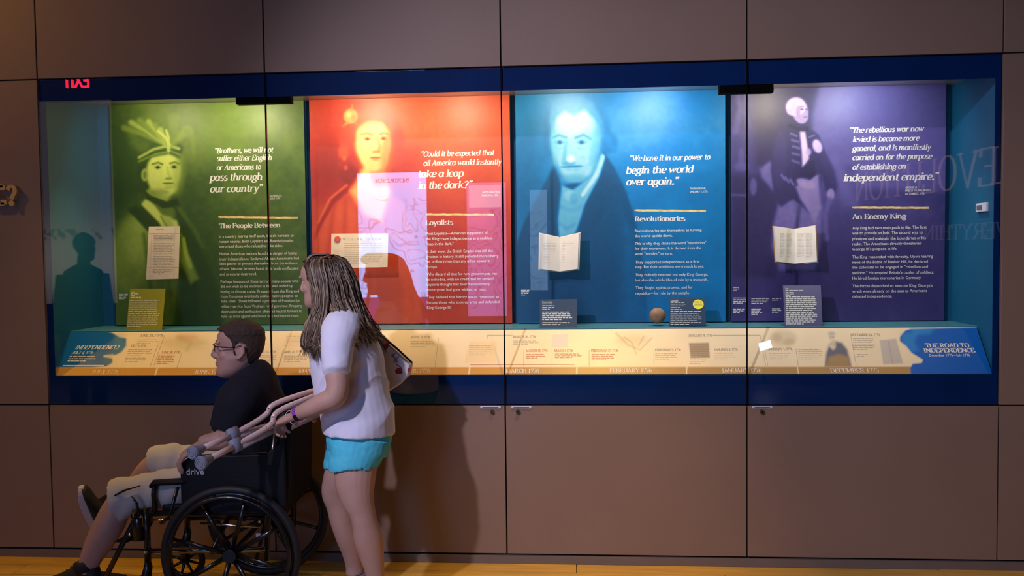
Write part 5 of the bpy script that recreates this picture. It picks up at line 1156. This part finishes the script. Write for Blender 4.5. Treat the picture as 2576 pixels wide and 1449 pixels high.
def blob(b, cx, cy, rx, ry, seed, ang=0):
    r_ = random.Random(seed); v = []
    for k in range(14):
        a = 2*PI*k/14; m_ = 1+r_.uniform(-.12, .12); u, w2 = rx*cos(a)*m_, ry*sin(a)*m_; v.append(b.verts.new(bagpt(cx+u*cos(ang)-w2*sin(ang), cy+u*sin(ang)+w2*cos(ang))))
    b.faces.new(v)
for i, bb_ in enumerate(((972, 868, 7, 12, .3), (1004, 935, 10, 9, 0), (983, 962, 13, 11, 0), (1029, 930, 4, 6, .3))):
    bm = bmesh.new(); blob(bm, *bb_[:4], 31+i, bb_[4]); obj('print_motif', bm, m_red, bg_)
bm = bmesh.new()
for a, b in (((985, 892), (1000, 912)), ((990, 912), (1003, 896)), ((984, 895), (994, 889)), ((996, 915), (1012, 928))): 
    pa_, pb_ = bagpt(*a), bagpt(*b); tube(bm, [pa_, pb_], .0022, 6)
obj('print_twig', bm, mat('grey_motif', (.16, .13, .17), .8), bg_)
bm = bmesh.new(); tube(bm, [at(957, 843, 3.96), at(1000, 878, 3.96), at(1037, 913, 3.96)], .0045, 8); obj('trim', bm, m_vinyl, bg_, smooth=True)
bm = bmesh.new(); tube(bm, [at(950, 848, 3.97), at(925, 815, 3.96), at(885, 792, 3.93), at(868, 790, 3.90)], (.006), 8); tube(bm, [at(950, 848, 3.97), at(952, 838, 4.0), at(920, 806, 4.05)], .006, 8); obj('strap', bm, m_vinyl, bg_, smooth=True)

# ================================================================== VISITOR BEHIND THE CAMERA (only its reflection shows)
hv = refl(213, 622, -2.75); vt = thing('person', 'person in dark clothes standing behind the camera, seen only as a reflection at the left', 'person', (hv.x, hv.y, 0))
z0_ = hv.z; fv = Vector((.9, .45, 0)).normalized(); RV = basis(fv, (0, 0, 1)); sv = RV @ Vector((0, 1, 0)); O = Vector((hv.x, hv.y, 0))
bm = bmesh.new(); TV = head(bm, hv, RV, 1.0, 1.0); Vz = lambda f_, s_, z: O+fv*f_+sv*s_+Vector((0, 0, z))
tube(bm, [Vz(-.02, 0, z0_-.08), Vz(-.04, 0, z0_-.20)], .055, 14)
for s_ in (-1, 1): hand(bm, Vz(.03, s_*.30, .80), Vector((0, 0, -1)), -sv*s_, fv, 1.0, (.2, .3, .2))
for s_ in (-1, 1): tube(bm, [Vz(-.03, s_*.27, 1.0), Vz(.03, s_*.30, .78)], [.034, .026], 12, ref=fv)
me = fuse(bm, .007, 2); obj('body', me, m_skin_m, vt, smooth=True)
bm = bmesh.new(); tube(bm, [Vz(-.04, 0, z0_-.15), Vz(-.04, 0, z0_-.20), Vz(-.03, 0, z0_-.30), Vz(-.02, 0, 1.15), Vz(-.02, 0, .85)], [(.07, .06), (.17, .08), (.21, .11), (.17, .12), (.18, .13)], 22, ref=fv)
for s_ in (-1, 1): tube(bm, [Vz(-.04, s_*.17, z0_-.24), Vz(-.05, s_*.23, 1.15), Vz(-.03, s_*.275, .96)], [.065, .055, .048], 14, ref=fv)
obj('jacket', fuse(bm, .009, 3), m_shirt_m, vt, smooth=True)
bm = bmesh.new()
for s_ in (-1, 1): tube(bm, [Vz(-.02, s_*.09, .95), Vz(.0, s_*.10, .50), Vz(-.03, s_*.10, .10)], [.095, .07, .055], 16, ref=fv)
obj('trousers', fuse(bm, .01, 2), m_vinyl, vt, smooth=True)
for s_ in (-1, 1): shoe('shoe', vt, Vz(-.03, s_*.10, 0), Vz(.19, s_*.10, 0), Vector((0, 0, 1)), m_shoe, m_sole)
bm = bmesh.new(); sph(bm, TV @ Vector((-.022, 0, .035)), (.095, .083, .092), RV, 20, 14); obj('hair', bm, m_hair_m, vt, smooth=True)

# ================================================================== WHEELCHAIR
HB = at(581, 1395, 3.727); HB = Vector((HB.x, HB.y, 0)); FD = -RT; LD = DP
def W(a, b, z): return HB+FD*a+LD*b+Vector((0, 0, z))
wc = thing('wheelchair', 'black self propelled wheelchair with large spoked rear wheels facing left', 'wheelchair', W(0, .28, 0))
BT = .56
def wheel(c, R, parent, tire=.018, nspoke=8, rim=True):
    nrm = LD; e1 = FD; e2 = Vector((0, 0, 1)); t = obj_empty = None
    def circ(r, n=72, off=0): return [c+e1*(r*cos(2*PI*k/n))+e2*(r*sin(2*PI*k/n))+nrm*off for k in range(n+1)]
    bm = bmesh.new(); ringtube(bm, c, R-tire, tire, 72, 12, e1, e2, nrm); ty = obj('tyre', bm, m_tyre, parent, smooth=True)
    bm = bmesh.new(); ringtube(bm, c, R-tire*2.1, tire*.62, 72, 10, e1, e2, nrm)
    obj('wheel_rim', bm, m_chair, parent, smooth=True)
    for k in range(nspoke):
        a = 2*PI*(k+.35)/nspoke; d = e1*cos(a)+e2*sin(a); s_ = e2*cos(a)-e1*sin(a); bm = bmesh.new()
        w_ = .008 if R > .2 else .006
        tube(bm, [c+d*(.03 if R > .2 else .015), c+d*(R-tire*2.2)], [(w_*1.5, w_*.8), (w_, w_*.7)], 8, ref=nrm); obj('spoke', bm, m_chair, parent, smooth=True)
    bm = bmesh.new(); tube(bm, [c-nrm*.028, c+nrm*.028], .03 if R > .2 else .016, 20, ref=(0, 0, 1)); obj('hub', bm, m_chair, parent, smooth=False, bevel=.002)
def ringtube(bm, c, R, r, n, m, e1, e2, nrm):
    g = [[bm.verts.new(c+(e1*cos(2*PI*i/n)+e2*sin(2*PI*i/n))*(R+r*cos(2*PI*j/m))+nrm*(r*sin(2*PI*j/m))) for j in range(m)] for i in range(n)]
    for i in range(n):
        for j in range(m): bm.faces.new((g[i][j], g[(i+1) % n][j], g[(i+1) % n][(j+1) % m], g[i][(j+1) % m]))
def part(name, fn, m, smooth=True, parent=None, bevel=0, **k):
    bm = bmesh.new(); fn(bm); return obj(name, bm, m, parent or wc, smooth=smooth, bevel=bevel)
for b, o_ in ((0, -.035), (BT, .035)):
    wheel(W(0, b, .305), .305, wc)
    bm = bmesh.new(); ringtube(bm, W(0, b+o_, .305), .262, .0095, 72, 10, FD, Vector((0, 0, 1)), LD); hr = obj('hand_rim', bm, m_chair, wc, smooth=True)
    bm = bmesh.new()
    for k in range(6):
        a = 2*PI*k/6+.3; d = FD*cos(a)+Vector((0, 0, 1))*sin(a); tube(bm, [W(0, b+o_, .305)+d*.262, W(0, b, .305)+d*.275], .004, 6)
    obj('rim_bracket', bm, m_chair, hr, smooth=True)
for b in (.05, BT-.05):
    sg_ = -1 if b < .2 else 1
    cc_ = W(.40, b, .10); wheel(cc_, .10, wc, .012, 8)
    for s_ in (-1, 1):
        part('caster_fork', lambda bm: tube(bm, [cc_+LD*s_*.026, cc_+LD*s_*.028+Vector((0, 0, .07))-FD*.0, W(.385, b, .235)+LD*s_*.016, W(.385, b, .27)], [(.016, .005), (.016, .006), (.014, .008), (.012, .010)], 10), m_chair)
    part('frame_post', lambda bm: tube(bm, [W(.385, b, .26), W(.385, b, .50)], .0145, 14), m_chair)
    part('frame_post', lambda bm: tube(bm, [W(-.14, b, .26), W(-.16, b, .60), W(-.20, b, .88)], .0135, 14), m_chair)
    part('seat_rail', lambda bm: tube(bm, [W(.40, b, .475), W(-.17, b, .475)], .0135, 12), m_chair)
    part('lower_rail', lambda bm: tube(bm, [W(.385, b, .308), W(-.14, b, .308)], .0125, 12), m_steel if b < .2 else m_chair)
    part('push_handle', lambda bm: tube(bm, [W(-.20, b, .86), W(-.215, b, .90), W(-.26, b, .915), W(-.33, b, .905)], [.0125, .0125, .016, .0155], 14), m_vinyl)
    # armrest: pad, posts, side panel
    part('arm_pad', lambda bm: tube(bm, [W(.36, b, .595), W(.345, b, .612), W(.22, b, .618), W(.20, b, .618)], [(.010, .018), (.014, .022), (.014, .022), (.012, .02)], 14), m_vinyl)
    part('arm_post', lambda bm: tube(bm, [W(.345, b, .605), W(.350, b, .56), W(.345, b, .47)], .0115, 12), m_chair)
    part('arm_tube', lambda bm: tube(bm, [W(.215, b, .615), W(.205, b, .69), W(.17, b, .725), W(-.16, b, .730)], .012, 12), m_chair)
    pp = [(.225, .47), (.225, .66), (.215, .705), (.185, .728), (-.15, .735), (-.235, .80), (-.235, .47)]
    def sidep(bm):
        f = [bm.verts.new(W(a, b-.016, z)) for a, z in pp]; g = [bm.verts.new(W(a, b+.010, z)) for a, z in pp]; bm.faces.new(f); bm.faces.new(g[::-1])
        for k in range(len(pp)): bm.faces.new((f[k], f[(k+1) % len(pp)], g[(k+1) % len(pp)], g[k]))
        bmesh.ops.recalc_face_normals(bm, faces=bm.faces)
    sp = part('side_panel', sidep, m_vinyl, smooth=False, bevel=.006)
    if b < .2:
        bm = bmesh.new(); V, F, a0, a1 = sans_polys('drive'); s = .078/(a1-a0)
        vs = [bm.verts.new(W(.198-(v[0]-a0)*s, b-.0175, .650+v[1]*s*1.05)) for v in V]
        for f in F: bm.faces.new([vs[i] for i in f])
        obj('lettering', bm, mat('grey_white_print', (.55, .56, .62), .6), sp)
    # front rigging
    part('leg_hanger', lambda bm: tube(bm, [W(.395, b, .49), W(.43, b, .46), W(.50, b, .33), W(.575, b, .19)] if b < .2 else [W(.395, b, .49), W(.46, b, .475), W(.58, b, .40), W(.68, b, .33)], .0125, 12), m_chair)
    part('pivot_bracket', lambda bm: (tube(bm, [W(.42, b-.014, .50), W(.42, b-.014, .36)], [(.020, .016), (.026, .016)], 12), sph(bm, W(.425, b-.03, .475), .017)), m_chair, smooth=True)
    part('release_lever', lambda bm: tube(bm, [W(.405, b-.03, .47), W(.41, b-.035, .53), W(.43, b-.035, .565)], [.007, .006, .004], 8), m_chair)
    part('brake_lever', lambda bm: tube(bm, [W(.31, b-.03, .44), W(.27, b-.035, .47), W(.23, b-.035, .60)], [.008, .007, .009], 10), m_chair)
    part('cross_brace', lambda bm: tube(bm, [W(.10, b, .30), W(.10, BT-b, .47)], .0115, 10), m_chair)
    part('brake_clamp', lambda bm: box_o(bm, W(.30, b-.02, .455), .05, .012, .018), m_steel, smooth=False) if False else None
    part('seat_rail_highlight', lambda bm: tube(bm, [W(.36, b-.017, .452), W(.26, b-.017, .452)], .005, 8), m_steel)
part('calf_strap', lambda bm: tube(bm, [W(.50, .05, .35), W(.47, .27, .34), W(.58, BT-.05, .40)], [(.035, .004)]*3, 10, ref=LD), m_vinyl)
def footplate(b, a, z, tilt):
    d = (FD*cos(tilt)+Vector((0, 0, 1))*sin(tilt)); nn_ = Vector((0, 0, 1))*cos(tilt)-FD*sin(tilt)
    bm = bmesh.new(); obox(bm, W(a, b, z)+d*.06, d*.085, LD*.075, nn_*.007); return obj('footplate', bm, m_chair, wc, bevel=.004)
footplate(.15, .585, .135, .15); footplate(BT-.13, .70, .315, .95)
# pouch hooks, chrome details seen through the wheel
part('axle_tube', lambda bm: tube(bm, [W(0, .02, .305), W(0, BT-.02, .305)], .012, 12), m_chair)
part('tie_rod', lambda bm: tube(bm, [W(.14, .03, .435), W(-.12, .03, .415)], .0055, 8), m_steel)
part('seat', lambda bm: obox(bm, W(.09, BT/2, .487), FD*.235, LD*.215, Vector((0, 0, .022))), m_vinyl, smooth=False, bevel=.012)
def backr(bm):
    lay = []
    for z, a0, a1 in ((.46, -.235, -.165), (.60, -.245, -.17), (.75, -.25, -.19), (.88, -.255, -.205), (.905, -.25, -.21)):
        lay.append([bm.verts.new(W(a, b, z)) for a, b in ((a1, .06), (a0, .06), (a0, BT-.06), (a1, BT-.06))])
    for p, q in zip(lay, lay[1:]):
        for k in range(4): bm.faces.new((p[k], p[(k+1) % 4], q[(k+1) % 4], q[k]))
    bm.faces.new(lay[0][::-1]); bm.faces.new(lay[-1]); bmesh.ops.recalc_face_normals(bm, faces=bm.faces)
part('backrest', backr, m_vinyl, smooth=False, bevel=.012)
part('hang_tag', lambda bm: obox(bm, W(-.115, .02, .375), FD*.010, LD*.001, Vector((0, 0, .016))), mat('tag_card', (.35, .30, .30), .7), smooth=False)
for a, z in ((.40, .47), (.30, .44), (.385, .31), (-.12, .44), (.45, .39)):
    part('bolt', lambda bm: sph(bm, W(a, .028, z), .0085), m_steel)

# ================================================================== SEATED MAN
mn = thing('person', 'person with short brown hair, glasses, dark t-shirt and pale shorts sitting in the wheelchair', 'person', W(.05, .28, 0))
mf = (-RT*.975-DP*.20+Vector((0, 0, .03))).normalized(); hcm = at(600, 878, 3.96); RM = basis(mf, (0.02, 0, 1))
bm = bmesh.new(); TM = head(bm, hcm, RM, 1.12, 1.10)
limb(bm, [(605, 895, 3.98, 38, .060), (619, 925, 3.98, 38, .062), (628, 952, 3.98, 36, .062)])
limb(bm, [(630, 960, 3.98, 34, .08), (630, 985, 3.99, 66, .17), (634, 1040, 4.0, 70, .165), (640, 1100, 4.0, 72, .16), (642, 1160, 4.0, 74, .17), (640, 1205, 4.0, 66, .17)], 22)
limb(bm, [(612, 980, 3.84, 36, .055), (592, 1030, 3.80, 33), (578, 1080, 3.78, 30), (566, 1104, 3.775, 28), (545, 1110, 3.77, 25), (520, 1113, 3.765, 21), (503, 1118, 3.76, 17)], 16)
hand(bm, at(505, 1118, 3.76), at(470, 1140, 3.75)-at(505, 1118, 3.76), Vector((0, .1, -1)), DP, 1.05, (.45, .7, .5), 0, .5, .6)
limb(bm, [(606, 985, 4.14, 36, .055), (575, 1040, 4.20, 32), (560, 1100, 4.22, 28), (530, 1125, 4.2, 24), (505, 1130, 4.18, 18)], 16)
hand(bm, at(508, 1130, 4.18), at(470, 1140, 4.14)-at(508, 1130, 4.18), Vector((0, 0, -1)), -DP, 1.0, (.35, .6, .4))
# near leg
limb(bm, [(630, 1220, 3.90, 42, .065), (540, 1218, 3.885, 38, .062), (440, 1228, 3.875, 34, .058), (350, 1244, 3.87, 32, .054), (312, 1256, 3.87, 33, .055), (292, 1285, 3.87, 36, .058), (272, 1325, 3.87, 37, .060), (250, 1365, 3.87, 34, .054), (232, 1398, 3.87, 28, .044), (222, 1424, 3.87, 25, .038), (218, 1440, 3.87, 26, .038)], 22)
# far leg
limb(bm, [(630, 1215, 4.09, 38, .06), (530, 1186, 4.09, 34, .058), (450, 1168, 4.08, 30, .055), (408, 1164, 4.08, 30, .054), (382, 1180, 4.09, 33, .056), (350, 1220, 4.12, 32, .054), (310, 1265, 4.15, 29, .048), (275, 1298, 4.17, 23, .038), (258, 1312, 4.18, 22, .036)], 20)
me = fuse(bm, .0048, 3, .5); obj('body', me, m_skin_m, mn, smooth=True)
face_parts(TM, RM, 1.12, mn, mat('iris_dark', (.05, .035, .03), .2), (mat('lip_pink', (.30, .10, .10), .5), m_skin_m), mat('brow_dark', (.05, .028, .02), .8))
# t-shirt
bm = bmesh.new()
limb(bm, [(622, 928, 3.98, 41, .078), (630, 940, 3.98, 54, .13), (632, 965, 3.985, 64, .19), (630, 1000, 3.99, 80, .205), (634, 1050, 4.0, 82, .20), (640, 1110, 4.0, 80, .195), (642, 1170, 4.0, 80, .20), (642, 1215, 4.0, 76, .20)], 30)
limb(bm, [(622, 975, 3.86, 50, .07), (603, 1005, 3.81, 52, .075), (585, 1040, 3.79, 48, .075), (568, 1083, 3.78, 44, .07)], 22)
limb(bm, [(615, 985, 4.12, 46, .07), (590, 1030, 4.18, 44, .07), (572, 1085, 4.21, 40, .065)], 20)
me = fuse(bm, .0055, 4, .5); displace(me, lambda c: .007*noise.noise(c*6)+.004*noise.noise(c*15)); obj('t_shirt', me, m_shirt_m, mn, smooth=True)
# shorts
bm = bmesh.new()
limb(bm, [(640, 1190, 4.0, 76, .19), (630, 1215, 4.0, 66, .19)], 24)
limb(bm, [(640, 1215, 3.91, 62, .10), (560, 1213, 3.89, 58, .10), (470, 1222, 3.875, 52, .096), (400, 1234, 3.87, 51, .092), (340, 1246, 3.87, 51, .088), (312, 1253, 3.87, 53, .084), (296, 1258, 3.87, 55, .082), (293, 1259, 3.87, 55, .082)], 26)
limb(bm, [(630, 1205, 4.08, 62, .10), (540, 1180, 4.08, 56, .096), (470, 1166, 4.08, 46, .09), (430, 1160, 4.08, 44, .085), (398, 1164, 4.08, 43, .080), (390, 1166, 4.08, 43, .078), (388, 1166.5, 4.08, 43, .078)], 24)
me = fuse(bm, .0058, 3, .5)
displace(me, lambda c: .005*noise.noise(c*9)+.003*sin(px(c)[0]*.12+px(c)[1]*.05+3*noise.noise(c*6)))
ms = obj('shorts', me, m_shorts_m, mn, smooth=True)
bm = bmesh.new(); tube(bm, [at(288, 1247, 3.79), at(312, 1234, 3.775), at(352, 1222, 3.77)], [(.0035, .003), (.0045, .004), (.002, .002)], 8)
obj('hem_piping', bm, m_vinyl, ms, smooth=True)
# shoes
g0 = at(218, 1440, 3.87); up_ = (Vector((0, 0, 1))+FD*.10).normalized(); f_ = (FD*1+DP*.05-up_*0).normalized()
an = g0-up_*.085; shoe('sneaker', mn, an, an+f_*.235, up_, m_shoe, m_sole)
an0 = at(262, 1305, 4.18); toe_d = (at(203, 1250, 4.05)-at(243, 1345, 4.15)).normalized(); up2 = (RT*.86+Vector((0, 0, .55))); up2 = (up2-toe_d*up2.dot(toe_d)).normalized()
hl = at(240, 1346, 4.15); shoe('sneaker', mn, hl, hl+toe_d*.285, up2, m_shoe, m_sole, L=.288)
# hair: short cap following the skull, ending at the hairline
bm = hair_cap(hairline)
bmesh.ops.transform(bm, matrix=TM, verts=bm.verts[:])
hm_ = obj('hair', bm, m_hair_m, mn, smooth=True); md = hm_.modifiers.new('s', 'SOLIDIFY'); md.thickness = .009; md.offset = -1
# glasses
gl = thing('eyeglasses', 'black rectangular eyeglasses worn by the seated person', 'glasses', TM @ Vector((.09, 0, .01)))
LM = lambda x, y, z: TM @ Vector((x, y, z))
m_gf = mat('black_acetate', (.01, .008, .009), .25)
for y in (-1, 1):
    bm = bmesh.new(); loop = [(.096, .010, .022), (.090, .052, .022), (.089, .054, -.002), (.095, .014, -.004)]
    L_ = [LM(a, y*b, z) for a, b, z in loop]; L_.append(L_[0]); tube(bm, L_, .0017, 8); obj('rim', bm, m_gf, gl, smooth=True)
    bm = bmesh.new(); bm.faces.new([bm.verts.new(LM(a, y*b, z)) for a, b, z in loop]); obj('lens', bm, m_acry, gl)
    bm = bmesh.new(); tube(bm, [LM(.090, y*.053, .019), LM(.080, y*.074, .018), LM(.02, y*.0835, .015), LM(-.004, y*.084, .016)], [(.003, .0015)]*4, 8, ref=RM @ Vector((0, 1, 0))); obj('temple', bm, m_gf, gl, smooth=True)
bm = bmesh.new(); tube(bm, [LM(.096, -.010, .016), LM(.101, 0, .019), LM(.096, .010, .016)], .0018, 8); obj('bridge', bm, m_gf, gl, smooth=True)

# ================================================================== CRUTCHES
def crutch(label, tip, clampA, bow_mid, bow_end, lower_mid, lower_end):
    t = thing('crutch', label, 'crutch', tip, 'crutches lying across the wheelchair')
    d = (clampA-tip).normalized()
    bm = bmesh.new(); tube(bm, [tip-d*.012, tip-d*.004, tip+d*.022, tip+d*.05], [.0255, .0285, .021, .016], 22, ref=(0, 0, 1)); k = obj('rubber_tip', bm, m_rubber, t, smooth=False)
    bm = bmesh.new()
    for r in (.021, .012):
        e2 = Vector((0, 0, 1)); e2 = (e2-d*e2.dot(d)).normalized(); ringtube(bm, tip-d*.012, r, .0022, 24, 6, d.cross(e2), e2, d)
    obj('tread_ring', bm, m_rubber, k, smooth=True)
    bm = bmesh.new(); tube(bm, [tip+d*.045, clampA], .0125, 14); obj('lower_tube', bm, m_crutch, t, smooth=True)
    bm = bmesh.new(); tube(bm, [clampA-d*.02, clampA+d*.03], [(.030, .018), (.030, .018)], 14); obj('clamp', bm, m_rubber, t, smooth=True)
    bm = bmesh.new(); tube(bm, smoothpath3([clampA, *bow_mid, bow_end]), .0118, 14); bw = obj('upper_bow', bm, m_crutch, t, smooth=True)
    bm = bmesh.new(); q = smoothpath3([clampA, *bow_mid, bow_end])
    for i in range(3, len(q)-1, 3): sph(bm, q[i]-DP*.0105+Vector((0, 0, .003)), .0034, u=8, v=6)
    obj('hole_plugs', bm, mat('plug_red_brown', (.25, .10, .08), .6), bw, smooth=True)['kind'] = 'stuff'
    bm = bmesh.new(); tube(bm, smoothpath3([clampA-Vector((0, 0, .015)), *lower_mid, lower_end]), .0118, 14); obj('lower_bow', bm, m_crutch, t, smooth=True)
    bm = bmesh.new(); g0_ = clampA+(lower_end-clampA)*.04-Vector((0, 0, .012)); g1_ = lower_mid[0]; tube(bm, [g0_, g1_], .0150, 14); ad = obj('adjuster_tube', bm, m_crutchg, t, smooth=True)
    bm = bmesh.new()
    for i in range(1, 9): sph(bm, g0_+(g1_-g0_)*(i/9)-DP*.014+Vector((0, 0, .003)), .0032, u=8, v=6)
    obj('adjuster_holes', bm, m_black, ad, smooth=True)['kind'] = 'stuff'
    pe = (bow_end+lower_end)/2; bm = bmesh.new(); e = (bow_end-lower_end); tube(bm, [lower_end-e*.05+d*.01, pe+d*.03, bow_end+e*.05+d*.01], [(.022, .02), (.026, .022), (.022, .02)], 14); obj('armpit_pad', bm, m_rubber, t, smooth=True)
def smoothpath3(P): return [Vector(q) for q in smoothpath([tuple(p) for p in P], 6)]
crutch('pinkish metal crutch with grey rubber tip, the upper one of the pair', at(487, 1138, 3.36), at(585, 1094, 3.56), [at(645, 1060, 3.66), at(672, 1040, 3.70), at(705, 1010, 3.74)], at(880, 955, 4.16),
       [at(680, 1070, 3.78), at(740, 1050, 3.86)], at(885, 985, 4.14))
crutch('pinkish metal crutch with grey rubber tip, the lower one of the pair', at(508, 1164, 3.32), at(592, 1121, 3.52), [at(655, 1086, 3.62), at(684, 1064, 3.66), at(712, 1028, 3.71)], at(880, 962, 4.10),
       [at(700, 1076, 3.72), at(712, 1084, 3.76), at(760, 1062, 3.86)], at(885, 1005, 4.12))
